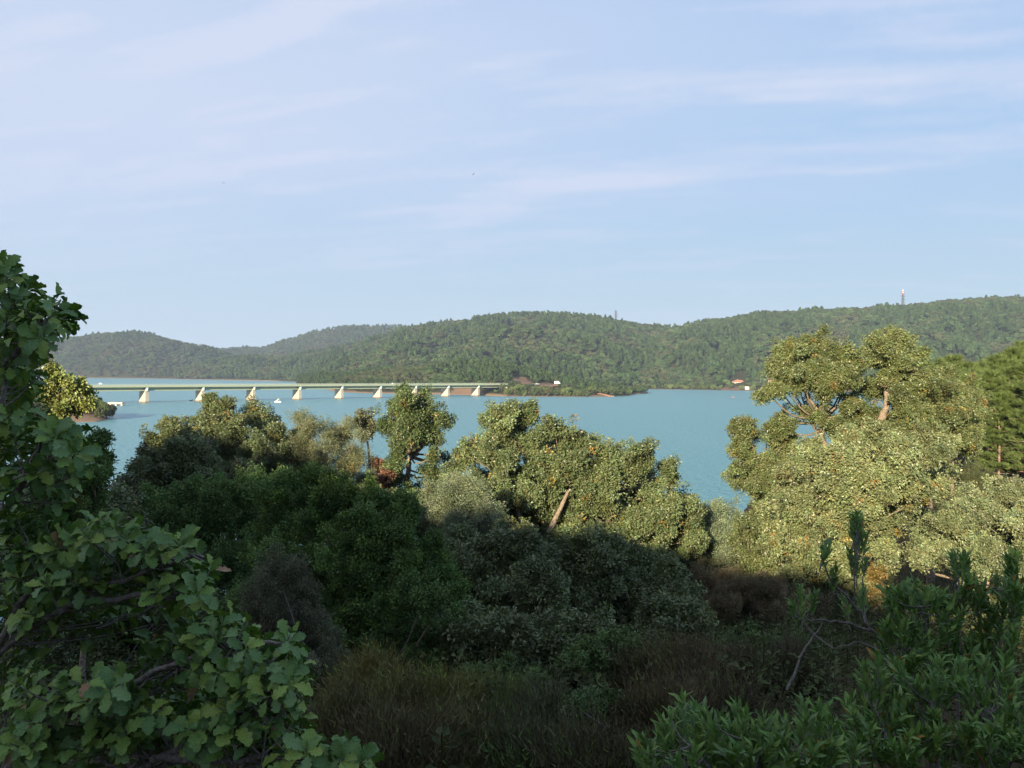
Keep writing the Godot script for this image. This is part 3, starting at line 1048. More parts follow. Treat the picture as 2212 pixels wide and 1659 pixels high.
func van(p: Vector3) -> void:
	var o := thing("camper_van", "white camper van parked above the orange earth bank", "van", p, -0.25)
	var s := Shape.new()
	var prof := [Vector2(-2.9, 0.4), Vector2(-2.9, 2.7), Vector2(-2.6, 2.9), Vector2(1.2, 2.9), Vector2(2.0, 2.2), Vector2(2.4, 1.35), Vector2(3.1, 1.1), Vector2(3.1, 0.4)]
	for i in prof.size():
		var a: Vector2 = prof[i]
		var b: Vector2 = prof[(i + 1) % prof.size()]
		s.quad(Vector3(a.x, a.y, 1.05), Vector3(b.x, b.y, 1.05), Vector3(b.x, b.y, -1.05), Vector3(a.x, a.y, -1.05))
		s.tri(Vector3(0, 1.2, 1.05), Vector3(a.x, a.y, 1.05), Vector3(b.x, b.y, 1.05))
		s.tri(Vector3(0, 1.2, -1.05), Vector3(b.x, b.y, -1.05), Vector3(a.x, a.y, -1.05))
	put("body", s.mesh(false, false), M.white_paint, o)
	var ws := Shape.new()
	ws.quad(Vector3(1.55, 2.15, 1.053), Vector3(1.95, 2.1, 1.053), Vector3(2.3, 1.4, 1.053), Vector3(1.55, 1.4, 1.053))
	put("side_window", ws.mesh(false, false), M.dark_glass, o)
	for d in [-1.0, 1.0]:
		for x in [-1.6, 2.0]:
			var w := Shape.new()
			w.tube(PackedVector3Array([Vector3(x, 0.36, d * 0.85), Vector3(x, 0.36, d * 1.08)]), PackedFloat32Array([0.36, 0.36]), 12)
			put("wheel", w.mesh(false, false), M.rubber, o)

func house(called: String, label: String, p: Vector3, long: float, deep: float, high: float, turn: float, windows: int) -> void:
	var o := thing(called, label, "house", p, turn)
	var s := Shape.new()
	s.box(Transform3D(Basis(), Vector3(0, high * 0.5 - 1.0, 0)), Vector3(long, high + 2.0, deep))
	put("wall", s.mesh(false, false), M.stucco, o)
	var r := Shape.new()
	var a := long * 0.5 + 0.7
	var b := deep * 0.5 + 0.7
	var rise := deep * 0.26
	var c := a - b * 0.9
	var e := [Vector3(-a, high, b), Vector3(a, high, b), Vector3(a, high, -b), Vector3(-a, high, -b), Vector3(-c, high + rise, 0), Vector3(c, high + rise, 0)]
	r.quad(e[0], e[1], e[5], e[4])
	r.quad(e[2], e[3], e[4], e[5])
	r.tri(e[1], e[2], e[5])
	r.tri(e[3], e[0], e[4])
	r.quad(e[3], e[2], e[1], e[0])
	var roof := put("roof", r.mesh(false, false), M.roof_tile, o)
	var ch := Shape.new()
	ch.box(Transform3D(Basis(), Vector3(-c * 0.4, high + rise, -0.6)), Vector3(0.8, 1.6, 0.8))
	put("chimney", ch.mesh(false, false), M.stucco, roof)
	for i in windows:
		var x := -long * 0.5 + long * (i + 0.5) / windows
		var w := Shape.new()
		w.box(Transform3D(Basis(), Vector3(x, high * 0.48, deep * 0.5)), Vector3(1.4, 1.5, 0.1))
		var win := put("window", w.mesh(false, false), M.window_dark, o)
		var f := Shape.new()
		f.box(Transform3D(Basis(), Vector3(x, high * 0.48 - 0.82, deep * 0.5 + 0.06)), Vector3(1.8, 0.14, 0.22))
		put("sill", f.mesh(false, false), M.stucco, win)

func pylon(label: String, foot: Vector3, high: float, banded: bool) -> void:
	var o := thing("lattice_pylon", label, "pylon", foot, 0.5)
	var half := func(y: float) -> float:
		var k := y / high
		return lerpf(high * 0.09, high * 0.026, minf(k / 0.5, 1.0)) if k < 0.82 else lerpf(high * 0.026, 0.1, (k - 0.82) / 0.18)
	var levels := [0.0, 0.14, 0.26, 0.36, 0.45, 0.54, 0.63, 0.72, 0.82, 0.88, 0.94, 1.0]
	var body_ := Shape.new()
	var red := Shape.new()
	var white := Shape.new()
	for i in levels.size() - 1:
		var y0: float = levels[i] * high
		var y1: float = levels[i + 1] * high
		var s: Shape = body_
		if banded and i >= 7:
			s = red if i % 2 == 1 else white
		var w0: float = half.call(y0)
		var w1: float = half.call(y1)
		var cs := [Vector2(-1, -1), Vector2(1, -1), Vector2(1, 1), Vector2(-1, 1)]
		for k in 4:
			var c: Vector2 = cs[k]
			var d: Vector2 = cs[(k + 1) % 4]
			var p := Vector3(c.x * w0, y0, c.y * w0)
			var q := Vector3(c.x * w1, y1, c.y * w1)
			var p2 := Vector3(d.x * w0, y0, d.y * w0)
			var q2 := Vector3(d.x * w1, y1, d.y * w1)
			s.bar(p, q, 0.5, 0.5)
			s.bar(p, q2, 0.28, 0.28)
			s.bar(p2, q, 0.28, 0.28)
			s.bar(q, q2, 0.28, 0.28)
	put("lattice_tower", body_.mesh(false, false), M.zinc, o)
	if banded:
		put("lattice_top", red.mesh(false, false), M.red_paint, o)
		put("lattice_top", white.mesh(false, false), M.white_paint, o)
	for y in [0.5, 0.66, 0.82]:
		var w: float = half.call(y * high * 0.999)
		var arm := Shape.new()
		var reach: float = high * (0.16 if y != 0.66 else 0.19)
		for d in [-1.0, 1.0]:
			for z in [-1.0, 1.0]:
				arm.bar(Vector3(d * w, y * high + high * 0.035, z * w), Vector3(d * reach, y * high, 0), 0.4, 0.4)
				arm.bar(Vector3(d * w, y * high, z * w), Vector3(d * reach, y * high - 0.2, 0), 0.4, 0.4)
		put("cross_arm", arm.mesh(false, false), M.zinc, o)

func bird(label: String, p: Vector3, turn: Vector3, size: float) -> void:
	var o := thing("bird", label, "bird", p)
	o.rotation = turn
	o.scale = Vector3.ONE * size
	var s := Shape.new()
	s.tube(PackedVector3Array([Vector3(0, 0, -0.26), Vector3(0, 0.01, -0.2), Vector3(0, 0.03, -0.13), Vector3(0, 0, 0), Vector3(0, 0, 0.12), Vector3(0, 0, 0.22)]), PackedFloat32Array([0.005, 0.03, 0.04, 0.065, 0.045, 0.015]), 8)
	put("body", s.mesh(true, false), M.feather, o)
	for d in [-1.0, 1.0]:
		var w := Shape.new()
		var pts := [Vector3(d * 0.04, 0.02, -0.1), Vector3(d * 0.3, 0.14, -0.16), Vector3(d * 0.62, 0.08, -0.02), Vector3(d * 0.3, 0.12, 0.04), Vector3(d * 0.04, 0.02, 0.1)]
		var lo := Vector3(0, -0.015, 0)
		for k in [[0, 1, 3], [0, 3, 4], [1, 2, 3]]:
			w.tri(pts[k[0]], pts[k[1]], pts[k[2]])
			w.tri(pts[k[0]] + lo, pts[k[2]] + lo, pts[k[1]] + lo)
		put("wing", w.mesh(false, false), M.feather, o)
	var t := Shape.new()
	t.tri(Vector3(0, 0, 0.16), Vector3(-0.08, 0, 0.36), Vector3(0.08, 0, 0.36))
	t.tri(Vector3(0, -0.012, 0.16), Vector3(0.08, -0.012, 0.36), Vector3(-0.08, -0.012, 0.36))
	put("tail", t.mesh(false, false), M.feather, o)

func make_far_things() -> void:
	var h: Dictionary = M.hills[3]
	var p := hill_at(h, 1590.0, 0.13)
	house("tiled_house", "wide low house with a red tiled roof on the far right shore", at(1595.6, 830.0, -p.z), 18.0, 11.0, 3.6, 0.25, 5)
	p = hill_at(h, 1668.0, 0.12)
	house("small_house", "small pale house with a tiled roof, behind the right oak's edge", at(1668.0, 829.0, -p.z), 12.0, 9.0, 4.5, -0.2, 3)
	var hut := thing("white_hut", "small white hut on the sandy shore below the red roofed house", "hut", on_level(1612.5, 840.0, 2.2), 0.1)
	var hs := Shape.new()
	hs.box(Transform3D(Basis(), Vector3(0, 0.9, 0)), Vector3(6.3, 4.4, 4.0))
	put("wall", hs.mesh(false, false), M.white_paint, hut)
	var hr := Shape.new()
	hr.box(Transform3D(Basis(Vector3.RIGHT, 0.08), Vector3(-0.6, 3.3, 0)), Vector3(8.5, 0.25, 5.0))
	put("roof", hr.mesh(false, false), M.stucco, hut)
	var hd := Shape.new()
	hd.box(Transform3D(Basis(), Vector3(1.8, 0.2, 2.0)), Vector3(0.9, 2.0, 0.08))
	put("door", hd.mesh(false, false), M.cream_paint, hut)
	pylon("plain grey lattice pylon on the ridge of the middle hill", at(1330.0, 700.0, 2060.0), 34.0, false)
	pylon("lattice pylon with red and white top on the right hill", at(1950.0, 668.0, 1795.0), 40.0, true)
	bird("dark bird high over the left part of the lake", at(483.0, 395.0, 150.0), Vector3(0.2, 1.2, 0.5), 0.5)
	bird("dark bird banking high over the middle of the lake", at(1023.0, 376.0, 150.0), Vector3(0.7, 0.7, 1.1), 0.5)

# ------------------------------------------------------------------ trees in the middle distance
# lobes: x, y, r in picture pixels at depth d; limbs: arrays of points in pixels
func leafy(called: String, label: String, category: String, d: float, foot: Vector2, lobes: PackedFloat32Array, o: Dictionary) -> Node3D:
	var r := RandomNumberGenerator.new()
	r.seed = int(o.get("seed", lobes.size() * 7 + int(foot.x)))
	var px := d / FOCAL
	var base := at(foot.x, foot.y, d)
	base.y = minf(base.y, ground_height(base.x, base.z) - 0.05) if o.get("grounded", true) else base.y
	if o.get("grounded", true):
		base.y = ground_height(base.x, base.z) - 0.1
	var t := thing(called, label, category, base, 0.0, o.get("group", ""))
	var inv := t.transform.affine_inverse()
	var n := lobes.size() / 3
	var mid := Vector2.ZERO
	var reach := 1.0
	for i in n:
		mid += Vector2(lobes[i * 3], lobes[i * 3 + 1]) / n
	for i in n:
		reach = maxf(reach, (Vector2(lobes[i * 3], lobes[i * 3 + 1]) - mid).length())
	var thick: float = o.get("thick", 0.55)
	var centres := []
	for i in n:
		var q := Vector2(lobes[i * 3], lobes[i * 3 + 1])
		var rad := lobes[i * 3 + 2] * px
		var k := (q - mid).length() / reach
		var fore := -reach * px * thick * sqrt(maxf(0.0, 1.0 - k * k)) + r.randf_range(-0.9, 0.7)
		centres.append([at(q.x, q.y, d + fore), rad, 1.0])
		if i % 2 == 0 and o.get("back", true):
			centres.append([at(q.x + r.randf_range(-15, 15), q.y + r.randf_range(-5, 12), d - fore * 0.8 + 0.4), rad * 1.05, 0.6])
	# limbs
	var bark: Material = o.get("bark", M.cork_bark)
	var girth: float = o.get("girth", 0.16)
	var trunk_pts := PackedVector3Array([base])
	for q in o.get("trunk", [[foot.x, foot.y - 40.0], [mid.x, mid.y + reach * 0.35]]):
		trunk_pts.append(at(q[0], q[1], d + (q[2] if q.size() > 2 else 0.0)))
	var tp := smooth_path(trunk_pts, 5)
	for i in tp.size():
		tp[i] = inv * tp[i] + Vector3(r.randf_range(-1, 1), 0, r.randf_range(-1, 1)) * girth * 0.18
	put("trunk", tapered(tp, girth, girth * 0.45, 9), bark, t)
	for limb in o.get("limbs", []):
		var lp := PackedVector3Array()
		for q in limb:
			lp.append(inv * at(q[0], q[1], d + (q[2] if q.size() > 2 else 0.0)))
		put("branch", tapered(smooth_path(lp, 4), girth * 0.42, girth * 0.2, 7), bark, t)
	for c in centres:
		var goal: Vector3 = inv * c[0]
		var best := 0
		for i in range(tp.size() / 3, tp.size()):
			if (tp[i] - goal).length() < (tp[best] - goal).length() or best == 0:
				best = i
		var a := tp[best]
		var m := a.lerp(goal, 0.5) + Vector3(r.randf_range(-0.2, 0.2), -0.12 * (goal - a).length(), r.randf_range(-0.2, 0.2))
		put("branch", tapered(smooth_path(PackedVector3Array([a, m, goal]), 4), girth * 0.3, 0.012, 5), bark, t)
	# leaves
	var mesh: ArrayMesh = o.sprig
	var col: Color = o.color
	var dens: float = o.get("dens", 950.0)
	var scale: float = o.get("scale", 1.0)
	var spots: Array = o.get("spots", [])
	var buf := PackedFloat32Array()
	var upward: float = o.get("up", 0.5)
	var hollow: float = o.get("hollow", 0.5)
	for c in centres:
		var rad: float = c[1]
		var count := int(dens * rad * rad * c[2] + 20.0)
		var tone := r.randf_range(0.85, 1.15)
		var knots := []
		for i in 11:
			var kd := Vector3(r.randfn(), r.randfn() * 0.8 + 0.2, r.randfn()).normalized()
			knots.append([(c[0] as Vector3) + kd * rad * r.randf_range(0.45, 0.95), rad * r.randf_range(0.3, 0.5), r.randf_range(0.8, 1.2), (kd + Vector3.UP * r.randf_range(0.2, 1.2) + Vector3(r.randf_range(-0.5, 0.5), 0, r.randf_range(-0.5, 0.5))).normalized()])
		for i in count:
			var knot: Array = knots[i % 11]
			var dir := Vector3(r.randfn(), r.randfn() * 0.9 + 0.25, r.randfn()).normalized()
			var ct: Vector3 = knot[0]
			var axis: Vector3 = knot[3]
			var off := dir * float(knot[1]) * (hollow + (1.12 - hollow) * pow(r.randf(), 0.6))
			var p: Vector3 = ct + off * 0.72 + axis * off.dot(axis) * 0.85
			var g := noise.get_noise_3d(p.x * 85.0, p.y * 85.0, p.z * 85.0)
			if g < float(o.get("gap", -0.22)) + 0.12 + r.randf_range(-0.06, 0.06):
				continue
			if r.randf() < 0.04:
				p += dir * rad * r.randf_range(0.05, 0.3)
			var grow := (dir + Vector3.UP * upward + Vector3(r.randf_range(-0.6, 0.6), r.randf_range(-0.5, 0.6), r.randf_range(-0.6, 0.6))).normalized()
			var side := grow.cross(Vector3(r.randf_range(-1, 1), 0.3, r.randf_range(-1, 1))).normalized()
			var sc := scale * r.randf_range(0.75, 1.2)
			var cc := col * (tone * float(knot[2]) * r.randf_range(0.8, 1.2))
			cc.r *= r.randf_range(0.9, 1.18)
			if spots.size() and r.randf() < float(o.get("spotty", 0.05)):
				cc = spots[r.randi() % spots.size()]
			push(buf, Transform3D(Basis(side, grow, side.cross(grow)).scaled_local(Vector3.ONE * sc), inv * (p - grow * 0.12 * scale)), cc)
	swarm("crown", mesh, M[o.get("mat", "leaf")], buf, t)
	return t

func make_middle_trees() -> void:
	var oak := sprig("oak", 22, 0.28, 0.078, 0.046, 0.6, 1)
	var fine := sprig("fine", 34, 0.34, 0.06, 0.024, 1.0, 2)
	var glossy := sprig("glossy", 22, 0.2, 0.07, 0.03, 1.1, 3)
	var dull := sprig("dull", 46, 0.22, 0.028, 0.016, 0.8, 4)
	var olive := Color(0.155, 0.198, 0.078)
	var pale := Color(0.205, 0.252, 0.118)
	var rusty: Array = [Color(0.32, 0.19, 0.05), Color(0.34, 0.25, 0.06), Color(0.28, 0.19, 0.07)]
	# tall pair on the right
	leafy("cork_oak", "tall cork oak with an open crown, left of the two tallest oaks", "oak tree", 34.0, Vector2(1800, 1330), PackedFloat32Array([
		1714, 773, 38, 1768, 765, 38, 1818, 782, 34, 1692, 806, 34, 1735, 806, 42, 1795, 812, 44, 1843, 812, 26, 1656, 846, 25, 1697, 844, 28, 1738, 852, 28, 1780, 846, 26,
		1671, 888, 22, 1703, 905, 24, 1690, 928, 22, 1735, 890, 20, 1782, 905, 26, 1803, 925, 34, 1820, 880, 26]),
		{"sprig": oak, "color": olive, "spots": rusty, "spotty": 0.020, "girth": 0.2, "dens": 1500.0, "gap": -0.07, "thick": 0.45,
		"trunk": [[1800, 1150], [1796, 1010], [1778, 950], [1774, 905]], "limbs": [[[1774, 905], [1762, 880], [1748, 862]], [[1776, 905], [1790, 870], [1797, 832]], [[1778, 940], [1764, 930], [1755, 918]], [[1774, 905], [1774, 870], [1773, 838]]]})
	leafy("cork_oak", "cork oak with a bushy crown low at the water's side of the tall oaks", "oak tree", 34.5, Vector2(1690, 1330), PackedFloat32Array([
		1617, 950, 36, 1655, 955, 38, 1692, 962, 28, 1598, 1000, 26, 1639, 1003, 38, 1682, 995, 38, 1615, 1033, 30, 1655, 1038, 34, 1695, 1040, 34, 1640, 1068, 24]),
		{"sprig": oak, "color": olive * 1.05, "spots": rusty, "spotty": 0.028, "girth": 0.13, "dens": 1300.0, "gap": -0.16,
		"trunk": [[1690, 1150], [1660, 1040], [1648, 1000]], "limbs": [[[1665, 1045], [1650, 1010], [1625, 990]]]})
	leafy("cork_oak", "tallest cork oak with a bare leaning trunk and small crown on top", "oak tree", 35.0, Vector2(1905, 1330), PackedFloat32Array([
		1919, 756, 36, 1951, 754, 28, 1893, 755, 24, 1962, 780, 30, 1884, 774, 22, 1925, 780, 28, 1940, 818, 28, 1900, 832, 20]),
		{"sprig": oak, "color": olive * 1.08, "spots": rusty, "spotty": 0.012, "girth": 0.19, "dens": 1300.0, "gap": -0.16,
		"trunk": [[1900, 1150], [1899, 963], [1900, 917], [1914, 874], [1916, 834], [1914, 800], [1912, 775]], "limbs": [[[1914, 800], [1905, 788], [1892, 778]], [[1914, 800], [1925, 788], [1935, 775]], [[1914, 870], [1922, 850], [1917, 835]]]})
	leafy("cork_oak", "broad cork oak filling the space right of the tallest trunk", "oak tree", 36.0, Vector2(2010, 1330), PackedFloat32Array([
		1994, 827, 34, 2026, 836, 36, 2091, 860, 33, 2058, 874, 44, 1994, 881, 50, 2091, 902, 34, 2037, 910, 50, 1962, 896, 44, 1876, 845, 24, 1876, 905, 30, 1940, 925, 40, 1994, 932, 42, 2078, 940, 32, 2050, 960, 36, 1960, 860, 30, 2090, 975, 24, 1900, 950, 30]),
		{"sprig": oak, "color": olive * 0.95, "spots": rusty, "spotty": 0.032, "girth": 0.17, "gap": -0.2, "trunk": [[2010, 1150], [2000, 1000], [2005, 920]]})
	# bright oak in front
	leafy("evergreen_oak", "large bright silvery oak in front of the tall oaks", "oak tree", 26.0, Vector2(1750, 1395), PackedFloat32Array([
		1867, 970, 42, 1817, 980, 38, 1933, 977, 40, 2005, 972, 38, 1767, 1003, 38, 2040, 998, 34, 1980, 1000, 44, 1734, 1043, 42, 1815, 1030, 48, 1900, 1035, 54, 1995, 1045, 50, 2060, 1030, 26,
		1703, 1085, 42, 1780, 1085, 52, 1865, 1085, 54, 1955, 1095, 50, 1685, 1132, 36, 1755, 1140, 52, 1845, 1150, 54, 1930, 1150, 48, 1680, 1180, 36, 1745, 1205, 46, 1825, 1215, 48, 1900, 1210, 40, 1780, 1258, 34, 1850, 1270, 34, 1705, 1240, 26]),
		{"sprig": oak, "color": pale, "spots": rusty, "spotty": 0.020, "girth": 0.17, "gap": -0.14, "dens": 1250.0, "thick": 0.5, "up": 0.7, "trunk": [[1752, 1340], [1745, 1300], [1790, 1200], [1830, 1120]],
		"limbs": [[[1745, 1310], [1735, 1290], [1722, 1275]], [[1810, 1160], [1800, 1110], [1795, 1060]], [[1830, 1120], [1870, 1090], [1920, 1060]]]})
	leafy("evergreen_oak", "pale yellowish oak at the right edge beside the bright oak", "oak tree", 27.5, Vector2(2140, 1400), PackedFloat32Array([
		2120, 1105, 44, 2180, 1085, 42, 2060, 1130, 44, 2140, 1150, 50, 2205, 1145, 46, 2000, 1165, 40, 2070, 1185, 46, 2150, 1205, 46, 2215, 1200, 44, 2010, 1215, 34, 2090, 1235, 40, 2175, 1250, 40, 2250, 1120, 45, 2260, 1190, 45]),
		{"sprig": oak, "color": Color(0.212, 0.264, 0.137), "spots": rusty, "spotty": 0.008, "girth": 0.15, "gap": -0.14, "dens": 1250.0, "up": 0.7, "trunk": [[2135, 1330], [2130, 1200]], "limbs": [[[2100, 1260], [2060, 1250], [2020, 1240]]]})
	leafy("sapling", "small yellow leaved sapling beside the bright oak's trunks", "tree", 25.5, Vector2(1890, 1400), PackedFloat32Array([1890, 1240, 20, 1905, 1270, 20, 1885, 1290, 18]),
		{"sprig": oak, "color": Color(0.210, 0.160, 0.050), "girth": 0.12, "dens": 500.0, "gap": -0.05, "back": false, "bark": M.pine_bark, "trunk": [[1888, 1330], [1890, 1260]]})
	leafy("silver_bush", "pale silvery bush in the gap left of the bright oak", "bush", 31.0, Vector2(1560, 1300), PackedFloat32Array([1558, 1125, 30, 1585, 1150, 32, 1540, 1165, 30, 1570, 1190, 36, 1530, 1205, 26, 1600, 1215, 30, 1560, 1235, 30]),
		{"sprig": fine, "color": Color(0.178, 0.236, 0.142), "girth": 0.07, "gap": -0.2, "up": 1.0, "bark": M.grey_bark})
	leafy("evergreen_oak", "dark round oak bush between silvery bush and bright oak", "bush", 29.0, Vector2(1640, 1330), PackedFloat32Array([1640, 1125, 30, 1615, 1150, 28, 1650, 1165, 32, 1620, 1190, 34, 1650, 1215, 34, 1620, 1240, 30]),
		{"sprig": oak, "color": olive * 0.9, "girth": 0.08, "gap": -0.25})
	leafy("lime_tree", "small bright green tree peeping out behind the middle oak", "tree", 40.0, Vector2(1528, 1250), PackedFloat32Array([1522, 1120, 22, 1530, 1150, 24, 1515, 1175, 24]),
		{"sprig": oak, "color": Color(0.187, 0.264, 0.074), "girth": 0.08, "gap": -0.3})
	leafy("round_bush", "rounded dusty green bush at the foot of the pine wood", "bush", 46.0, Vector2(2110, 1085), PackedFloat32Array([2110, 1032, 26, 2090, 1045, 22, 2132, 1045, 22, 2108, 1058, 24]),
		{"sprig": dull, "color": Color(0.100, 0.125, 0.060), "girth": 0.08, "dens": 900.0, "gap": -0.5, "scale": 1.3, "mat": "twiggy"})
	# middle oak
	leafy("cork_oak", "huge domed cork oak in the middle of the picture", "oak tree", 30.0, Vector2(1215, 1420), PackedFloat32Array([
		1077, 908, 32, 1136, 905, 28, 1066, 960, 46, 1125, 955, 52, 1200, 940, 34, 1113, 1024, 54, 1183, 984, 54, 1250, 975, 48, 1310, 997, 44, 1368, 1010, 44, 1415, 1028, 38, 1443, 1066, 34, 1476, 1090, 32,
		1300, 1066, 58, 1230, 1031, 50, 1160, 1078, 48, 1089, 1080, 44, 1360, 1110, 54, 1440, 1130, 44, 1275, 1135, 46, 1195, 1130, 36, 1395, 1175, 48, 1025, 1045, 32, 985, 1030, 28, 1010, 985, 30, 1110, 1140, 36, 1480, 1150, 34, 1330, 1180, 44, 1100, 1190, 46, 1170, 1195, 46, 1240, 1190, 50, 1310, 1230, 50, 1390, 1235, 46, 1450, 1200, 42, 1490, 1215, 36, 1505, 1175, 26, 1480, 1260, 42, 1040, 1150, 40, 1050, 1100, 40]),
		{"sprig": oak, "color": Color(0.157, 0.211, 0.092), "spots": rusty, "spotty": 0.020, "girth": 0.24, "gap": -0.14, "dens": 1200.0, "thick": 0.45, "up": 0.7, "trunk": [[1212, 1300], [1210, 1200], [1235, 1120], [1255, 1050]],
		"limbs": [[[1185, 1150, -2.2], [1205, 1110, -2.2], [1228, 1060, -2.0]], [[1140, 1170, -2.2], [1128, 1140, -2.2], [1118, 1100, -2.0]], [[1215, 1220, -2.0], [1150, 1190, -2.2], [1135, 1150, -2.0]], [[1330, 1180, -1.5], [1345, 1150, -1.5], [1362, 1120, -1.2]]]})
	leafy("evergreen_oak", "thicket of young oaks closing the gaps behind the middle oak", "thicket", 33.0, Vector2(1290, 1300), PackedFloat32Array([1080, 1110, 46, 1150, 1115, 48, 1220, 1110, 48, 1290, 1110, 50, 1360, 1120, 50, 1430, 1135, 46, 1490, 1160, 40, 1100, 1170, 50, 1180, 1175, 50, 1260, 1175, 50, 1340, 1180, 50, 1420, 1200, 50, 1500, 1215, 40, 1040, 1150, 44, 1300, 1050, 40, 1380, 1070, 40]),
		{"sprig": oak, "color": olive * 0.9, "girth": 0.1, "gap": -0.35, "dens": 1100.0})
	leafy("silver_bush", "feathery silver bush half in sun at the middle oak's left foot", "bush", 25.0, Vector2(980, 1280), PackedFloat32Array([985, 1065, 30, 945, 1075, 28, 1015, 1090, 34, 1045, 1110, 30, 960, 1115, 36, 1010, 1140, 40, 930, 1110, 26, 975, 1165, 38, 1050, 1160, 36]),
		{"sprig": fine, "color": Color(0.178, 0.225, 0.130), "girth": 0.06, "gap": -0.2, "up": 1.2, "bark": M.grey_bark})
	# small tree with a bare trunk
	leafy("small_oak", "slender oak with a bare forked trunk against the water", "oak tree", 33.0, Vector2(878, 1180), PackedFloat32Array([
		880, 885, 38, 915, 878, 36, 840, 890, 24, 925, 925, 26, 880, 935, 24, 945, 908, 26, 905, 915, 36, 855, 900, 26, 868, 935, 26, 840, 925, 18, 935, 945, 24, 960, 955, 14, 855, 975, 20, 935, 988, 16, 905, 950, 18, 840, 960, 18, 960, 985, 16, 850, 1010, 24, 838, 1045, 28, 862, 1060, 26, 930, 1020, 18, 945, 1050, 26, 915, 1070, 26, 870, 1090, 30]),
		{"sprig": oak, "color": Color(0.115, 0.171, 0.068), "spots": rusty, "spotty": 0.028, "girth": 0.15, "dens": 850.0, "gap": -0.13,
		"trunk": [[880, 1080], [879, 1040], [884, 1000], [888, 978]], "limbs": [[[888, 980], [879, 955], [868, 920]], [[889, 980], [897, 958], [912, 940], [930, 925]], [[888, 985], [900, 975], [912, 965]]]})
	leafy("small_oak", "thin oak spray standing alone left of the bare forked trunk", "oak tree", 33.5, Vector2(800, 1150), PackedFloat32Array([783, 905, 17, 768, 918, 13, 800, 922, 15, 790, 935, 14]),
		{"sprig": oak, "color": Color(0.145, 0.160, 0.085), "girth": 0.06, "dens": 520.0, "gap": -0.1, "trunk": [[800, 1050], [795, 960], [788, 925]], "bark": M.grey_bark})
	leafy("dead_oak", "reddish brown dead oak branch left of the forked trunk", "dead branch", 31.5, Vector2(825, 1120), PackedFloat32Array([816, 1000, 11, 822, 1015, 12, 826, 1035, 12, 838, 1028, 8, 830, 1052, 9]),
		{"sprig": oak, "color": Color(0.210, 0.115, 0.070), "girth": 0.05, "dens": 900.0, "gap": -0.1, "back": false, "bark": M.grey_bark, "trunk": [[826, 1060], [820, 1010]]})
	# lit oaks on the left
	leafy("cork_oak", "sunlit yellowish oak at the left end of the lit row", "oak tree", 36.0, Vector2(365, 1180), PackedFloat32Array([361, 943, 32, 366, 912, 14, 340, 965, 26, 385, 965, 34, 350, 1000, 34, 395, 940, 22, 395, 1005, 36, 330, 1010, 24, 365, 1040, 36, 330, 1060, 34, 420, 1060, 40, 400, 1100, 40]),
		{"sprig": oak, "color": Color(0.157, 0.196, 0.081), "spots": rusty, "spotty": 0.020, "girth": 0.12, "gap": -0.15})
	leafy("cork_oak", "sunlit double crowned oak below the second and third piers", "oak tree", 36.5, Vector2(500, 1180), PackedFloat32Array([470, 897, 34, 482, 874, 14, 552, 904, 30, 424, 930, 26, 505, 930, 38, 540, 955, 40, 455, 950, 36, 490, 985, 42, 440, 1000, 38, 585, 930, 22, 545, 1000, 38, 500, 1040, 44, 560, 1060, 44, 450, 1060, 44]),
		{"sprig": oak, "color": Color(0.148, 0.191, 0.081), "spots": rusty, "spotty": 0.024, "girth": 0.14, "gap": -0.16})
	leafy("cork_oak", "sunlit dense oak right of the double crowned oak", "oak tree", 34.0, Vector2(600, 1180), PackedFloat32Array([610, 948, 30, 598, 990, 38, 640, 965, 30, 575, 965, 28, 570, 1010, 34, 625, 1015, 36, 655, 1000, 32, 600, 1040, 34, 640, 1060, 44, 590, 1090, 44, 690, 1070, 40]),
		{"sprig": oak, "color": Color(0.140, 0.186, 0.086), "spots": rusty, "spotty": 0.024, "girth": 0.12, "gap": -0.16, "limbs": [[[595, 1010, -1.2], [600, 985, -1.2], [608, 965, -1.0]]]})
	leafy("silver_bush", "feathery pale bush with upright sprays in the lit row", "bush", 33.0, Vector2(715, 1180), PackedFloat32Array([645, 912, 18, 672, 925, 18, 703, 930, 28, 680, 965, 34, 738, 935, 28, 761, 965, 30, 720, 990, 36, 745, 1010, 34, 690, 1010, 32, 775, 1000, 26, 720, 1040, 32, 785, 1040, 26, 750, 1075, 40, 800, 1080, 36]),
		{"sprig": fine, "color": Color(0.170, 0.201, 0.105), "spots": rusty, "spotty": 0.008, "girth": 0.07, "gap": -0.1, "up": 1.3, "bark": M.grey_bark})
	# shaded trees under them
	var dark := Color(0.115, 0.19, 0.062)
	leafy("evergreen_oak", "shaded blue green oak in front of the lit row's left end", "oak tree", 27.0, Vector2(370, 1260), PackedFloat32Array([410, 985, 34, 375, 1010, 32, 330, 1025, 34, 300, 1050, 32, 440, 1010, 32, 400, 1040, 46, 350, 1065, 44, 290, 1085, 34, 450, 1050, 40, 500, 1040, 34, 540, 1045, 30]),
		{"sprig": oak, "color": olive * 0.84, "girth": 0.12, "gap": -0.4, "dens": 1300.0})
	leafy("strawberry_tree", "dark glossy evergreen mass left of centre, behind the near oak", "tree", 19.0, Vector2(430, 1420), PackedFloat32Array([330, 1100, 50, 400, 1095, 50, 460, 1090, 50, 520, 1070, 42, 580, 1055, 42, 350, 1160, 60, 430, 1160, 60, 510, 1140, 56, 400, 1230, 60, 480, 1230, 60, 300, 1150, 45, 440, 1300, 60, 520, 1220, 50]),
		{"mat": "dull_leaf", "sprig": glossy, "color": dark, "girth": 0.12, "gap": -0.4, "dens": 1620.0})
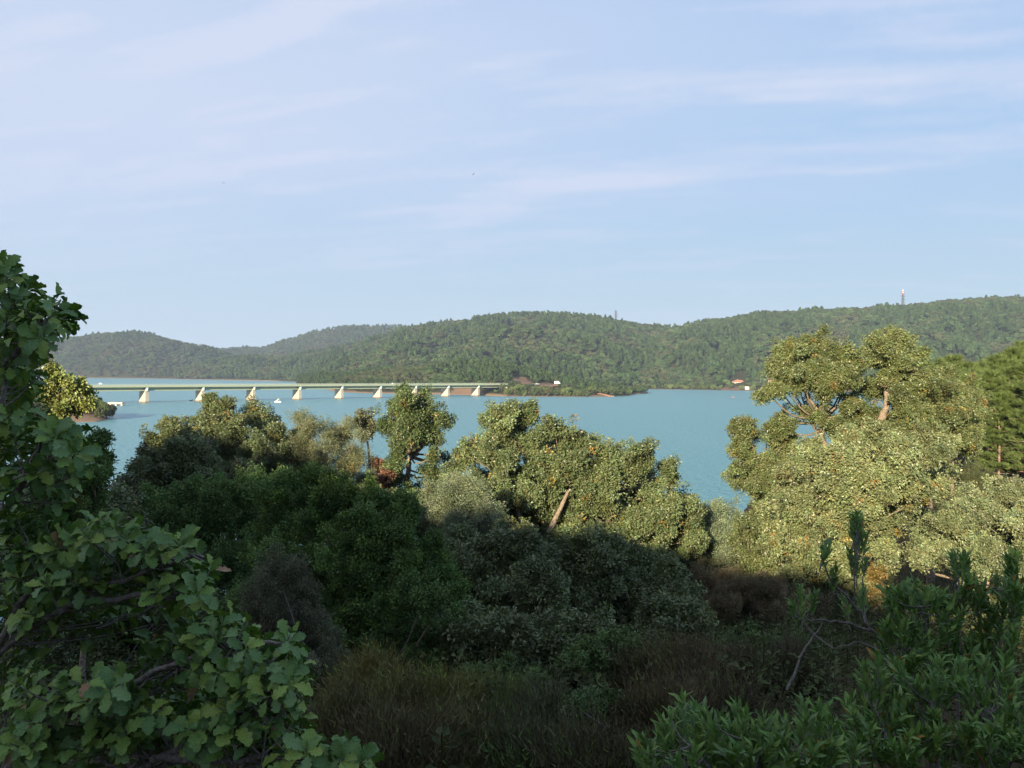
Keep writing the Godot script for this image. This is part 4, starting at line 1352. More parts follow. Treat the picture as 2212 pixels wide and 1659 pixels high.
	leafy("strawberry_tree", "dark evergreen with bright yellowish green shoot tips, left of centre", "tree", 14.5, Vector2(760, 1500), PackedFloat32Array([600, 1075, 42, 665, 1060, 42, 730, 1075, 42, 800, 1085, 40, 860, 1110, 38, 620, 1130, 54, 700, 1130, 56, 780, 1145, 56, 850, 1170, 52, 915, 1195, 44, 590, 1190, 50, 670, 1210, 60, 760, 1220, 62, 850, 1240, 58, 930, 1255, 48, 970, 1290, 36, 700, 1290, 56, 800, 1310, 60, 890, 1330, 54, 950, 1350, 40, 840, 1390, 50, 760, 1370, 50]),
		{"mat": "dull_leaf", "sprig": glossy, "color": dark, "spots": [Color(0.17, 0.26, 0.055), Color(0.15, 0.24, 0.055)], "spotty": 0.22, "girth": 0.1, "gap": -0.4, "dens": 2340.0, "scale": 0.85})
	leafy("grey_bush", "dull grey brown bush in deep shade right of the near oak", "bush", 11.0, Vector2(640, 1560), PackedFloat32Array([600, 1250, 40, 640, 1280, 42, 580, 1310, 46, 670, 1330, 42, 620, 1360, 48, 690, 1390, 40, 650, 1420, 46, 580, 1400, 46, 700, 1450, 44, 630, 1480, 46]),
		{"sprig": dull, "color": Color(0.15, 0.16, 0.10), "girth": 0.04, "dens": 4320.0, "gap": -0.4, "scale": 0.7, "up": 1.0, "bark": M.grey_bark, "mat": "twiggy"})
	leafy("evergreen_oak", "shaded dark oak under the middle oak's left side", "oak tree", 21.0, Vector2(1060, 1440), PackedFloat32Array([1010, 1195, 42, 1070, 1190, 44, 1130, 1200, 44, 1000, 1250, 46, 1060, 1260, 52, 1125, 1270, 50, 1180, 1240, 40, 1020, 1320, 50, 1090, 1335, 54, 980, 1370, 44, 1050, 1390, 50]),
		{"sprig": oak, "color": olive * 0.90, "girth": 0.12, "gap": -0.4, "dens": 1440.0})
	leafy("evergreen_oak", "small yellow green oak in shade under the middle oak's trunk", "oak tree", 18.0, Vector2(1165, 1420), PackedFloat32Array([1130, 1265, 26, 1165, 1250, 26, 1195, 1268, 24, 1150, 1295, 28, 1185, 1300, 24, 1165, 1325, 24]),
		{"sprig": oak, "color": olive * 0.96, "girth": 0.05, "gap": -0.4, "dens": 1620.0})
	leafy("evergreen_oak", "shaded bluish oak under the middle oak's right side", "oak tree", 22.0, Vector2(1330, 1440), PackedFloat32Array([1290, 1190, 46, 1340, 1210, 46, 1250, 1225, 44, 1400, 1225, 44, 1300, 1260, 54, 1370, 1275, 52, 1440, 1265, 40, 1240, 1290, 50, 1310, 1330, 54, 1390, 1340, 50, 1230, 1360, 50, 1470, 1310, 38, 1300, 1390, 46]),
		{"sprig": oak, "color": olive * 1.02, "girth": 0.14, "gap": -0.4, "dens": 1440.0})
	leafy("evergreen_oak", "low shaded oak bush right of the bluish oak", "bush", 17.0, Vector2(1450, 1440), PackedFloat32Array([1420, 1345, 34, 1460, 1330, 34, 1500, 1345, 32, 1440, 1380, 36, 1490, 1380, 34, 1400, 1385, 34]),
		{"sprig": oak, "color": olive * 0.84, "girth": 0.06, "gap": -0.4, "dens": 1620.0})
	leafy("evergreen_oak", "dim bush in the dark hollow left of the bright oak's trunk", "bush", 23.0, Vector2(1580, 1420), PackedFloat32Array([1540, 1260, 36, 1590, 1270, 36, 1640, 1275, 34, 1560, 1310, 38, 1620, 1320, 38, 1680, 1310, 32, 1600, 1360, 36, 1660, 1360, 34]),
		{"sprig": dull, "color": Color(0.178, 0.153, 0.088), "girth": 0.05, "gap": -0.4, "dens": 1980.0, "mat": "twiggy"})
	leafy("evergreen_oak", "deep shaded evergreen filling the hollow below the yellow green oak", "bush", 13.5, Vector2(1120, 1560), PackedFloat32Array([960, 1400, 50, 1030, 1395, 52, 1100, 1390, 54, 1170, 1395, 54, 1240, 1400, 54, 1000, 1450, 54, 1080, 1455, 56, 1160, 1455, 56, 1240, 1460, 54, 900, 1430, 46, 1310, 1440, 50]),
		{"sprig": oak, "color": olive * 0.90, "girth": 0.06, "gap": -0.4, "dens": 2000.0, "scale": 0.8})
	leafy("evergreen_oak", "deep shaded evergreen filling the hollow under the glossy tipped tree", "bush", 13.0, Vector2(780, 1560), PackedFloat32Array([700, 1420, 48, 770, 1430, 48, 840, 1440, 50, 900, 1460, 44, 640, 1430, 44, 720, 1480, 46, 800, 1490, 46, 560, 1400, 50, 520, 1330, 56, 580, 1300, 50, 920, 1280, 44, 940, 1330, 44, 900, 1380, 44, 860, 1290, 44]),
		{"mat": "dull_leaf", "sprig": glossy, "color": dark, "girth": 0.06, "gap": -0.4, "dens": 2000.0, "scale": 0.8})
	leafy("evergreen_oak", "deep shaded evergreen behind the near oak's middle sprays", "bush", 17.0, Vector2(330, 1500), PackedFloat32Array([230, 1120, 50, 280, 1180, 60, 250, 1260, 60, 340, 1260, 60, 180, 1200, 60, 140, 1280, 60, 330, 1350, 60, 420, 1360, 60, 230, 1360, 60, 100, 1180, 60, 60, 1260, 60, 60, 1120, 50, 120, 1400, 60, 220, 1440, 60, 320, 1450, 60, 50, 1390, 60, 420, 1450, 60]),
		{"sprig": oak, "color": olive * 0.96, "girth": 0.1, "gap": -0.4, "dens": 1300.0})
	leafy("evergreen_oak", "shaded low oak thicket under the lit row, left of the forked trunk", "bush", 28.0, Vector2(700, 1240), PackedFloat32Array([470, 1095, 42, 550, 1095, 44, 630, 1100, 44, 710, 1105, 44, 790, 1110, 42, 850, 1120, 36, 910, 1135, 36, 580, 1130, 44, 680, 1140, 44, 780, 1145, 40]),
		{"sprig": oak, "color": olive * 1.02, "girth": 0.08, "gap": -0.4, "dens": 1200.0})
	# left: sunlit pale leaved tree and shaded tree before it
	leafy("downy_oak", "sunlit light green young oak seen past the near oak's edge", "oak tree", 20.0, Vector2(140, 1120), PackedFloat32Array([114, 800, 13, 125, 825, 17, 163, 832, 17, 180, 850, 16, 116, 862, 18, 150, 868, 20, 135, 888, 16, 192, 872, 10, 100, 840, 14, 170, 880, 14, 105, 900, 16]),
		{"sprig": sprig("wide", 16, 0.16, 0.075, 0.055, 0.5, 9), "color": Color(0.203, 0.247, 0.074), "girth": 0.06, "dens": 1980.0, "gap": -0.4, "hollow": 0.2, "trunk": [[150, 1000], [140, 920], [152, 880]], "bark": M.grey_bark})
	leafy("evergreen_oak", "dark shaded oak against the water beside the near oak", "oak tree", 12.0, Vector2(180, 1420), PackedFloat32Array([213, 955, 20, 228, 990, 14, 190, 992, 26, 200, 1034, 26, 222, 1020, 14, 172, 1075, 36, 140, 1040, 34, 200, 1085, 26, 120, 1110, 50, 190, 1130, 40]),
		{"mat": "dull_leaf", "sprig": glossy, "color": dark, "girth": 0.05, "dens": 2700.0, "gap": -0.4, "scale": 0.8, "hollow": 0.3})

func make_pines() -> void:
	# the pine wood on the right bank
	var r := RandomNumberGenerator.new()
	r.seed = 8
	var tuft := strands("needles", 22, 0.6, 0.045, 0.75, 0, 6)
	var protos := []
	for k in 3:
		var t := Node3D.new()
		var high := 12.0
		var tp := PackedVector3Array()
		for i in 7:
			tp.append(Vector3(r.randf_range(-0.1, 0.1), high * i / 6.2 - 0.3, r.randf_range(-0.1, 0.1)))
		put("trunk", tapered(tp, 0.17, 0.03, 7), M.pine_bark, t)
		var buf := PackedFloat32Array()
		var y := 3.2 + k * 0.5
		while y < high - 0.2:
			var arms := 5
			var reach := 2.1 * pow(1.0 - (y - 3.0) / (high - 2.4), 0.75) + 0.25
			if y < 4.6:
				reach *= 0.75
			for a in arms:
				var ang := r.randf() * TAU
				var out := Vector3(cos(ang), 0, sin(ang))
				var end := Vector3(0, y + reach * 0.3, 0) + out * reach * r.randf_range(0.75, 1.15)
				put("branch", tapered(PackedVector3Array([Vector3(0, y, 0), Vector3(0, y, 0) + out * reach * 0.5 + Vector3(0, 0.05, 0), end]), 0.035, 0.01, 4), M.pine_bark, t)
				var n := 10
				for q in n:
					var f := 0.3 + 0.75 * q / n
					var p := Vector3(0, y, 0).lerp(end, f) + Vector3(r.randf_range(-1, 1), r.randf_range(-0.4, 0.7), r.randf_range(-1, 1)) * 0.34 * (1.2 - 0.5 * f)
					var grow := (out * 0.7 + Vector3.UP * 0.9 + Vector3(r.randf_range(-0.6, 0.6), r.randf_range(-0.4, 0.4), r.randf_range(-0.6, 0.6))).normalized()
					var side := grow.cross(Vector3(r.randf_range(-1, 1), 0.2, r.randf_range(-1, 1))).normalized()
					var c := Color(0.10, 0.145, 0.038) * r.randf_range(0.65, 1.3)
					push(buf, Transform3D(Basis(side, grow, side.cross(grow)).scaled_local(Vector3.ONE * r.randf_range(0.8, 1.2)), p), c)
			y += 0.5
		swarm("needles", tuft, M.needle, buf, t)
		protos.append(t)
	var spots := []
	for i in 46:
		var row := i % 5
		var d := 58.0 + row * 9.0 + r.randf_range(-3, 3)
		var x := 2075.0 - row * 12.0 + 270.0 * (i / 5) / 9.0 + r.randf_range(-12, 12)
		var top := 860.0 - (x - 2040.0) * 0.32 - row * 14.0 + r.randf_range(-14, 14)
		if row == 0:
			x += 55.0
			top += 20.0
		spots.append([x, d, top])
	for q in [[1985.0, 118.0, 792.0], [2010.0, 112.0, 786.0], [2035.0, 108.0, 780.0], [1960.0, 122.0, 815.0], [2060.0, 104.0, 772.0], [1830.0, 128.0, 878.0], [1850.0, 126.0, 865.0], [1865.0, 122.0, 872.0]]:
		spots.append(q)
	spots.sort_custom(func(a, b): return a[0] < b[0])
	var i := 0
	for q in spots:
		i += 1
		var top := at(q[0], q[2], q[1])
		var g := ground_height(top.x, top.z)
		var high := top.y - g
		if high < 2.0:
			continue
		var o: Node3D = protos[i % 3].duplicate()
		o.name = numbered("pine_tree")
		add_child(o)
		o.position = Vector3(top.x, g, top.z)
		var k := high / 12.0
		o.scale = Vector3(maxf(k, 0.75), k, maxf(k, 0.75))
		o.rotation.y = r.randf() * TAU
		tag(o, "green pine in the wood on the right bank, %s from the wood's left" % ordinal(i), "pine tree", "pines of the right bank wood")
	for t in protos:
		t.free()

# ------------------------------------------------------------------ scrub and shrubs near the camera
func make_scrub() -> void:
	var heath := strands("heath", 16, 0.42, 0.006, 0.5, 7, 12)
	var broom := strands("broom", 22, 0.5, 0.007, 0.4, 2, 13)
	var r := RandomNumberGenerator.new()
	r.seed = 15
	var list := [
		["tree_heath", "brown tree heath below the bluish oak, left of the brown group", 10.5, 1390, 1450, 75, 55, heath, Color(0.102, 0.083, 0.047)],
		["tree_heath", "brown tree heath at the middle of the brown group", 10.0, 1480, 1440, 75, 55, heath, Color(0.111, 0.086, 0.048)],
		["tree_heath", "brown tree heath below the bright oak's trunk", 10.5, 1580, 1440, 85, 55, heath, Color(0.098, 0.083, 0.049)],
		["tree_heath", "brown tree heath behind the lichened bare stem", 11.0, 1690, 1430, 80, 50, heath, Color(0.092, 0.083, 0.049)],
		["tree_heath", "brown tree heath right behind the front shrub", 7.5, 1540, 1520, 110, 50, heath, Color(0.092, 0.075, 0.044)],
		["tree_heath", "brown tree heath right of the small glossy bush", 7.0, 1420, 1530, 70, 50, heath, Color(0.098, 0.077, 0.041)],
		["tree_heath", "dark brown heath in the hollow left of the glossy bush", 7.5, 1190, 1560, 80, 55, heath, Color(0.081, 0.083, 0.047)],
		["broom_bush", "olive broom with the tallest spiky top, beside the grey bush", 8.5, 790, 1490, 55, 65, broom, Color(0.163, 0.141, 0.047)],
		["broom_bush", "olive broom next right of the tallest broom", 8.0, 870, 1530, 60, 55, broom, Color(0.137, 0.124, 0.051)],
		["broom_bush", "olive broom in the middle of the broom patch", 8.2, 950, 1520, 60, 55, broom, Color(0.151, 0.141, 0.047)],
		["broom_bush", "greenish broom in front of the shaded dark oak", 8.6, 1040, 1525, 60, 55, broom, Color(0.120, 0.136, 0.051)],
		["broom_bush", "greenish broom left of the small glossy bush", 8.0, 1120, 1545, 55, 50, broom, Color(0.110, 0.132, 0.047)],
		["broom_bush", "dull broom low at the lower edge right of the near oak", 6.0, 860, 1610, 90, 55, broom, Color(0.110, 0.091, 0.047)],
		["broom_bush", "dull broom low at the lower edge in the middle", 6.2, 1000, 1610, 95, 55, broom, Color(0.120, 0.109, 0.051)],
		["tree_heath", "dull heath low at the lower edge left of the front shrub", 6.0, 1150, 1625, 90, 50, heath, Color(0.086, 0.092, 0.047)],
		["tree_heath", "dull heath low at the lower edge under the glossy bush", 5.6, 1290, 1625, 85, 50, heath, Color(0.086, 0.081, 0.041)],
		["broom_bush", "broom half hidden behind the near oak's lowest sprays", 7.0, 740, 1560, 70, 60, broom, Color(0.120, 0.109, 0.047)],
	]
	for q in list:
		var d: float = q[2]
		var px := d / FOCAL
		var foot := at(q[3], q[4], d)
		var bottom := ground_height(foot.x, foot.z)
		var o := thing(q[0], q[1], "shrub", Vector3(foot.x, bottom, foot.z))
		var inv := o.transform.affine_inverse()
		var buf := PackedFloat32Array()
		var w: float = q[5] * px
		var h: float = q[6] * px
		var topy := foot.y + h
		for i in 420:
			var a := r.randf() * TAU
			var k := sqrt(r.randf())
			var off := Vector3(cos(a) * w * k, 0, sin(a) * w * 0.8 * k)
			var peak := topy - (h * 0.9) * k * k + noise.get_noise_2d((foot.x + off.x) * 120.0, off.z * 120.0) * h * 0.8
			var y := peak - pow(r.randf(), 1.4) * 1.1 - 0.3
			var grow := (Vector3.UP + off / w * 0.35 + Vector3(r.randf_range(-0.3, 0.3), 0, r.randf_range(-0.3, 0.3))).normalized()
			var side := grow.cross(Vector3(r.randf_range(-1, 1), 0.1, r.randf_range(-1, 1))).normalized()
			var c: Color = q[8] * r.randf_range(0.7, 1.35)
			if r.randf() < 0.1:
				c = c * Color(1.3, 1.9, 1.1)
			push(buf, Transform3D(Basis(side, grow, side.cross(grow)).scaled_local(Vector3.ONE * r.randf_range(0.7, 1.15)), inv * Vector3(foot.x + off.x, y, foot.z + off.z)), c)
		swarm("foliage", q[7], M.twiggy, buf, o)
		for i in 7:
			var a := r.randf() * TAU
			var e := Vector3(cos(a) * w * 0.6, foot.y + h * 0.3 - bottom, sin(a) * w * 0.5)
			put("stem", tapered(PackedVector3Array([Vector3(0, -0.05, 0), e * Vector3(0.5, 0.45, 0.5), e]), 0.014, 0.004, 5), M.grey_bark, o)
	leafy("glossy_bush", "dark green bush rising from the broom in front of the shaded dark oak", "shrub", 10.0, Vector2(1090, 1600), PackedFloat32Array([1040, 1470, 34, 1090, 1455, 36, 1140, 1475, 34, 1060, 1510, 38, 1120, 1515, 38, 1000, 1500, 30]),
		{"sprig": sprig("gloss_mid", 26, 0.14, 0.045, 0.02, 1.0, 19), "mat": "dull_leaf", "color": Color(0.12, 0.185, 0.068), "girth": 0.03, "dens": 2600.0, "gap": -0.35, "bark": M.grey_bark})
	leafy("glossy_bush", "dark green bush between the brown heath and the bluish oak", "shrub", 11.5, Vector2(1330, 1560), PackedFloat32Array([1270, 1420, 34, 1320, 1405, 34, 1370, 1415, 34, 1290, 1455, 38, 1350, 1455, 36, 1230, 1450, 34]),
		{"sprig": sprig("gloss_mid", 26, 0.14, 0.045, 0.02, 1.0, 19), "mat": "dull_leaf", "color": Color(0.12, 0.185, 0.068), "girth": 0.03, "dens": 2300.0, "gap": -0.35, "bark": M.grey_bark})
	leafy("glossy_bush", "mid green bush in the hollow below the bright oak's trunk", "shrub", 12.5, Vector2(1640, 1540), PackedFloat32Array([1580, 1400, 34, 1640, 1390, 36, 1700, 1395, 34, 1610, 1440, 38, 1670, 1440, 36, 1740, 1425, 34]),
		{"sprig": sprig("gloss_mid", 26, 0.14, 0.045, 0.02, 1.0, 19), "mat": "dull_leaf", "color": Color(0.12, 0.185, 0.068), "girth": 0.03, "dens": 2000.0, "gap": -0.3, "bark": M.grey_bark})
	# small glossy bush
	leafy("glossy_bush", "small bright glossy green bush at the edge of the brown heath", "shrub", 7.2, Vector2(1290, 1640), PackedFloat32Array([1240, 1525, 22, 1275, 1508, 24, 1310, 1512, 24, 1345, 1530, 24, 1260, 1548, 26, 1310, 1548, 28, 1365, 1555, 22]),
		{"sprig": sprig("gloss_small", 26, 0.1, 0.034, 0.014, 1.2, 14), "color": Color(0.07, 0.13, 0.03), "girth": 0.015, "dens": 5200.0, "gap": -0.3, "bark": M.grey_bark})
	# low cover between the trees
	var cover := PackedFloat32Array()
	var dull := sprig("cover", 40, 0.3, 0.05, 0.025, 0.8, 16)
	for i in 16000:
		var f := 4.5 + pow(r.randf(), 0.7) * 82.0
		var x := r.randf_range(-0.72, 0.72) * f
		var y := ground_height(x, -f)
		if y < 0.8:
			continue
		var c := Color(0.07, 0.085, 0.035) * r.randf_range(0.6, 1.4)
		var a := r.randf() * TAU
		push(cover, Transform3D(Basis(Vector3.UP, a).scaled(Vector3.ONE * r.randf_range(0.8, 2.2)), Vector3(x, y - 0.05 + r.randf() * 0.35, -f)), c)
	swarm("undergrowth", dull, M.twiggy, cover)

# ------------------------------------------------------------------ leaves that show singly
func big_leaf(lobed: bool, seed_: int) -> ArrayMesh:
	# 1 m long along +Y, the blade faces +Z
	var r := RandomNumberGenerator.new()
	r.seed = seed_
	var st := SurfaceTool.new()
	st.begin(Mesh.PRIMITIVE_TRIANGLES)
	var n := 30 if lobed else 9
	var curl := r.randf_range(-0.3, 0.7)
	var bend := r.randf_range(-0.12, 0.12)
	var rows := []
	for i in n + 1:
		var k := float(i) / n
		var w := 0.0
		if lobed:
			var env := 0.30 * pow(maxf(0.0, sin(PI * pow(k, 1.3))), 0.5) * (0.5 + 0.7 * k) * smoothstep(-0.05, 0.3, k)
			w = env * (0.54 + 0.54 * pow(absf(sin(PI * (k * 3.6 - 0.05))), 0.6)) + 0.012
			if i == n:
				w = 0.02
		else:
			w = 0.125 * pow(sin(PI * pow(k, 0.75)), 0.9) + 0.008
		var y := k
		var z := -curl * (k - 0.3) * (k - 0.3)
		var x := bend * k * k
		rows.append([Vector3(x - w, y + (0.05 * w), z + w * 0.4 + 0.035 * sin(k * 11.0 + seed_)), Vector3(x, y, z), Vector3(x + w * r.randf_range(0.88, 1.1), y + 0.05 * w, z + w * 0.4 + 0.035 * sin(k * 9.0 + seed_ * 2.0))])
	for i in n:
		for j in 2:
			var q := [[rows[i][j], i, j], [rows[i + 1][j], i + 1, j], [rows[i + 1][j + 1], i + 1, j + 1], [rows[i][j + 1], i, j + 1]]
			for c in [0, 1, 2, 0, 2, 3]:
				var p: Vector3 = q[c][0]
				st.set_uv(Vector2(clampf(0.5 + p.x * 1.2, 0.0, 1.0), float(q[c][1]) / n))
				st.set_smooth_group(0)
				st.add_vertex(p)
	# stalk
	var a := Vector3(-0.012, -0.12, 0)
	var b := Vector3(0.012, -0.12, 0)
	for p in [a, Vector3(-0.01, 0.02, 0), Vector3(0.01, 0.02, 0), a, Vector3(0.01, 0.02, 0), b]:
		st.set_uv(Vector2(0.5, 0.1))
		st.add_vertex(p)
	st.index()
	st.generate_normals()
	return st.commit()

# clumps: x, y, rx, ry, depth, tufts; every tuft is a whorl of leaves on a twig
func near_plant(called: String, label: String, category: String, root: Vector3, clumps: Array, o: Dictionary) -> Node3D:
	var r := RandomNumberGenerator.new()
	r.seed = int(o.seed)
	var t := thing(called, label, category, root)
	var inv := t.transform.affine_inverse()
	var lobed: bool = o.lobed
	var leaves := []
	var hubs := []
	for limb in o.limbs:
		var lp := PackedVector3Array()
		for q in limb:
			lp.append(inv * at(q[0], q[1], q[2]))
		var sp := smooth_path(lp, 5)
		for i in sp.size():
			sp[i] += Vector3(r.randf_range(-1, 1), r.randf_range(-1, 1), r.randf_range(-1, 1)) * 0.008
			hubs.append(sp[i])
		put("branch", tapered(sp, o.girth, o.girth * 0.35, 7), o.bark, t)
	var twig_shape := Shape.new()
	var size: float = o.size
	for c in clumps:
		for i in int(c[5]):
			var a := r.randf() * TAU
			var k := sqrt(r.randf())
			var p: Vector3 = inv * at(c[0] + cos(a) * c[2] * k, c[1] + sin(a) * c[3] * k, c[4] + r.randf_range(-0.15, 0.35) + k * 0.15)
			var hub: Vector3 = hubs[0]
			for h in hubs:
				if (h - p).length() + maxf(0.0, h.y - p.y) * 0.8 < (hub - p).length() + maxf(0.0, hub.y - p.y) * 0.8:
					hub = h
			var grow: Vector3 = ((p - hub).normalized() + Vector3.UP * o.up + Vector3(r.randf_range(-0.35, 0.35), r.randf_range(-0.2, 0.3), r.randf_range(-0.35, 0.35))).normalized()
			if (p - hub).length() > 0.06 and r.randf() < 0.65:
				hub = p - grow * 0.13
			if true:
				var bendy := hub.lerp(p, 0.55) + Vector3(0, -0.05 * (p - hub).length(), 0)
				var path := smooth_path(PackedVector3Array([hub, bendy, p + grow * size * 0.5]), 3)
				var rad := PackedFloat32Array()
				for q in path.size():
					rad.append(lerpf(0.0045, 0.0016, float(q) / (path.size() - 1)))
				put("twig", tapered(path, 0.0045, 0.0016, 4), o.bark, t)
			var n: int = r.randi_range(o.few, o.many)
			for q in n:
				var ang := q * 2.39996 + r.randf_range(-0.3, 0.3)
				var side: Vector3 = grow.cross(Vector3(0.3, 0.2, 0.9)).normalized()
				var other: Vector3 = side.cross(grow)
				var out: Vector3 = side * cos(ang) + other * sin(ang)
				var open: float = r.randf_range(o.open0, o.open1)
				var dir: Vector3 = (grow * cos(open) + out * sin(open)).normalized()
				if lobed:
					dir = (dir + Vector3(0, -0.15, 0)).normalized()
				# blades turn their face towards the light above and outward
				var face: Vector3 = (Vector3.UP * 0.5 + grow * 0.6 + out * -0.15 + Vector3(r.randf_range(-0.5, 0.5), r.randf_range(-0.3, 0.3), r.randf_range(-0.1, 0.7)))
				face = (face - dir * face.dot(dir)).normalized()
				var x: Vector3 = dir.cross(face)
				var l := size * r.randf_range(0.65, 1.15)
				var along: float = (float(q) / n - 0.6) * size * float(o.stretch)
				leaves.append([Transform3D(Basis(x * l, dir * l, face * l), p + grow * along + out * 0.004), r.randi() % 4, mat_pick(r, lobed)])
	# the nearest leaves are parts of their own, the others one mass
	var eye := inv * EYE
	leaves.sort_custom(func(a, b): return (a[0].origin - eye).length() < (b[0].origin - eye).length())
	var kept := mini(300, leaves.size())
	var step := 1
	var rest := {}
	for i in leaves.size():
		var q: Array = leaves[i]
		var mesh: ArrayMesh = M[("lobed_%d" if lobed else "lance_%d") % q[1]]
		var mat: Material = M[("oak_leaf_%d" if lobed else "long_leaf_%d") % q[2]]
		if i < kept:
			put("leaf", mesh, mat, t, q[0])
		else:
			var key := "%d_%d" % [q[1], q[2]]
			if not rest.has(key):
				rest[key] = [mesh, mat, PackedFloat32Array()]
			push(rest[key][2], q[0], Color.WHITE)
	for key in rest:
		swarm("leaves", rest[key][0], rest[key][1], rest[key][2], t)
	return t

func mat_pick(r: RandomNumberGenerator, lobed: bool) -> int:
	if r.randf() < (0.012 if lobed else 0.015):
		return 5
	return r.randi() % 5

func make_near_plants() -> void:
	for k in 4:
		M["lobed_%d" % k] = big_leaf(true, 3 + k)
		M["lance_%d" % k] = big_leaf(false, 13 + k)
	var oak := {"lobed": true, "size": 0.07, "up": 0.35, "few": 6, "many": 10, "open0": 0.7, "open1": 1.6, "stretch": 0.8, "girth": 0.016, "bark": M.grey_bark}
	var g := ground_height(-2.6, -3.0)
	near_plant("downy_oak", "downy oak rising at the left edge above the horizon", "oak tree", Vector3(-2.2, g, -3.2), [
		[5, 590, 22, 45, 3.2, 5], [25, 650, 40, 50, 3.2, 9], [85, 670, 40, 25, 3.1, 6], [128, 685, 28, 12, 3, 7], [30, 730, 60, 45, 3.3, 12], [85, 730, 30, 30, 3.1, 4], [35, 810, 48, 40, 3.4, 9], [35, 890, 45, 50, 3.3, 9], [10, 960, 40, 80, 3.3, 11],
		[135, 935, 55, 30, 3, 12], [95, 985, 60, 35, 3.1, 9], [160, 985, 35, 30, 3, 7], [50, 1040, 60, 50, 3.2, 11], [130, 1060, 50, 35, 3.2, 6], [30, 780, 60, 60, 3.9, 20], [40, 950, 70, 120, 3.9, 27]],
		oak.merged({"seed": 31, "limbs": [[[-120, 1659, 3.6], [-60, 1250, 3.5], [-10, 1000, 3.4], [10, 800, 3.4], [5, 600, 3.3]], [[-40, 1150, 3.5], [30, 1080, 3.3], [65, 1000, 3.2], [95, 940, 3.1]], [[8, 800, 3.4], [50, 740, 3.3], [100, 690, 3.1]]]}, true))
	near_plant("downy_oak", "downy oak spreading light sprays from the left below the horizon", "oak tree", Vector3(-1.9, ground_height(-1.9, -2.9), -2.9), [
		[50, 1150, 60, 45, 3.1, 15], [130, 1190, 60, 45, 3.1, 15], [215, 1160, 60, 30, 3, 14], [290, 1180, 60, 35, 2.95, 14], [350, 1190, 50, 35, 2.9, 10], [420, 1225, 40, 30, 2.9, 8], [170, 1330, 70, 50, 3.6, 14], [110, 1260, 90, 40, 3.1, 15], [230, 1250, 70, 40, 3, 14], [330, 1260, 55, 35, 2.95, 10], [410, 1290, 30, 30, 2.95, 5],
		[40, 1330, 60, 50, 3.1, 12], [160, 1200, 160, 80, 3.6, 34], [60, 1300, 100, 90, 3.6, 24], [300, 1300, 120, 60, 3.5, 17]],
		oak.merged({"seed": 32, "limbs": [[[-150, 1659, 3.5], [-20, 1430, 3.3], [150, 1310, 3.2], [300, 1240, 3.1], [440, 1200, 3.0]], [[-20, 1430, 3.3], [60, 1280, 3.2], [120, 1180, 3.1]], [[150, 1310, 3.2], [260, 1290, 3.1], [400, 1290, 3.0]]]}, true))
	near_plant("downy_oak", "downy oak with the lowest sprays reaching towards the middle", "oak tree", Vector3(-1.2, ground_height(-1.2, -2.7), -2.7), [
		[490, 1365, 45, 28, 2.85, 10], [430, 1400, 50, 35, 2.9, 12], [350, 1400, 60, 30, 3, 10], [540, 1390, 30, 25, 2.8, 5], [470, 1450, 70, 30, 2.85, 12], [620, 1395, 20, 25, 2.8, 5], [605, 1450, 40, 25, 2.75, 8], [640, 1490, 25, 22, 2.75, 5], [555, 1500, 60, 35, 2.8, 12], [610, 1545, 50, 25, 2.8, 8],
		[240, 1490, 70, 30, 2.8, 12], [150, 1510, 55, 30, 2.8, 8], [90, 1600, 90, 55, 2.8, 17], [220, 1600, 80, 45, 2.8, 15], [350, 1570, 80, 45, 2.8, 15], [460, 1570, 70, 45, 2.8, 14], [560, 1610, 70, 40, 2.75, 14], [660, 1625, 55, 28, 2.7, 8], [730, 1640, 40, 18, 2.7, 7], [790, 1650, 25, 14, 2.7, 3], [40, 1480, 50, 60, 3, 10], [400, 1500, 180, 80, 3.4, 37], [250, 1600, 200, 60, 3.2, 31], [30, 1420, 50, 60, 3.4, 10]],
		oak.merged({"seed": 33, "limbs": [[[-60, 1750, 3.2], [120, 1560, 3.1], [300, 1470, 3.0], [480, 1400, 2.9], [620, 1385, 2.85]], [[120, 1760, 3.1], [330, 1640, 2.95], [520, 1550, 2.9], [640, 1480, 2.8]], [[330, 1640, 2.95], [520, 1640, 2.85], [700, 1640, 2.75]], [[120, 1560, 3.1], [200, 1500, 2.95], [260, 1480, 2.85]]]}, true))
	var lance := {"lobed": false, "size": 0.07, "up": 1.6, "few": 12, "many": 18, "open0": 0.2, "open1": 0.75, "stretch": 1.7, "girth": 0.012, "bark": M.grey_bark}
	near_plant("strawberry_tree", "green narrow leaved shrub along the lower edge, right of the heath", "shrub", Vector3(1.1, ground_height(1.1, -3.4), -3.4), [
		[1420, 1635, 45, 25, 3.6, 10], [1475, 1560, 35, 35, 3.7, 8], [1530, 1600, 55, 45, 3.5, 14], [1590, 1560, 35, 40, 3.6, 8], [1600, 1625, 60, 35, 3.4, 14], [1670, 1590, 40, 45, 3.6, 12], [1700, 1640, 60, 25, 3.3, 14], [1760, 1580, 40, 40, 3.5, 12], [1540, 1650, 90, 25, 3.3, 15], [1790, 1640, 60, 30, 3.3, 12], [1450, 1600, 40, 30, 3.9, 7]],
		lance.merged({"seed": 41, "limbs": [[[1650, 1900, 3.5], [1580, 1720, 3.5], [1490, 1610, 3.6]], [[1650, 1900, 3.5], [1640, 1720, 3.5], [1600, 1600, 3.5]], [[1650, 1900, 3.5], [1700, 1740, 3.5], [1720, 1620, 3.5]], [[1650, 1900, 3.5], [1740, 1760, 3.5], [1780, 1620, 3.5]]]}, true))
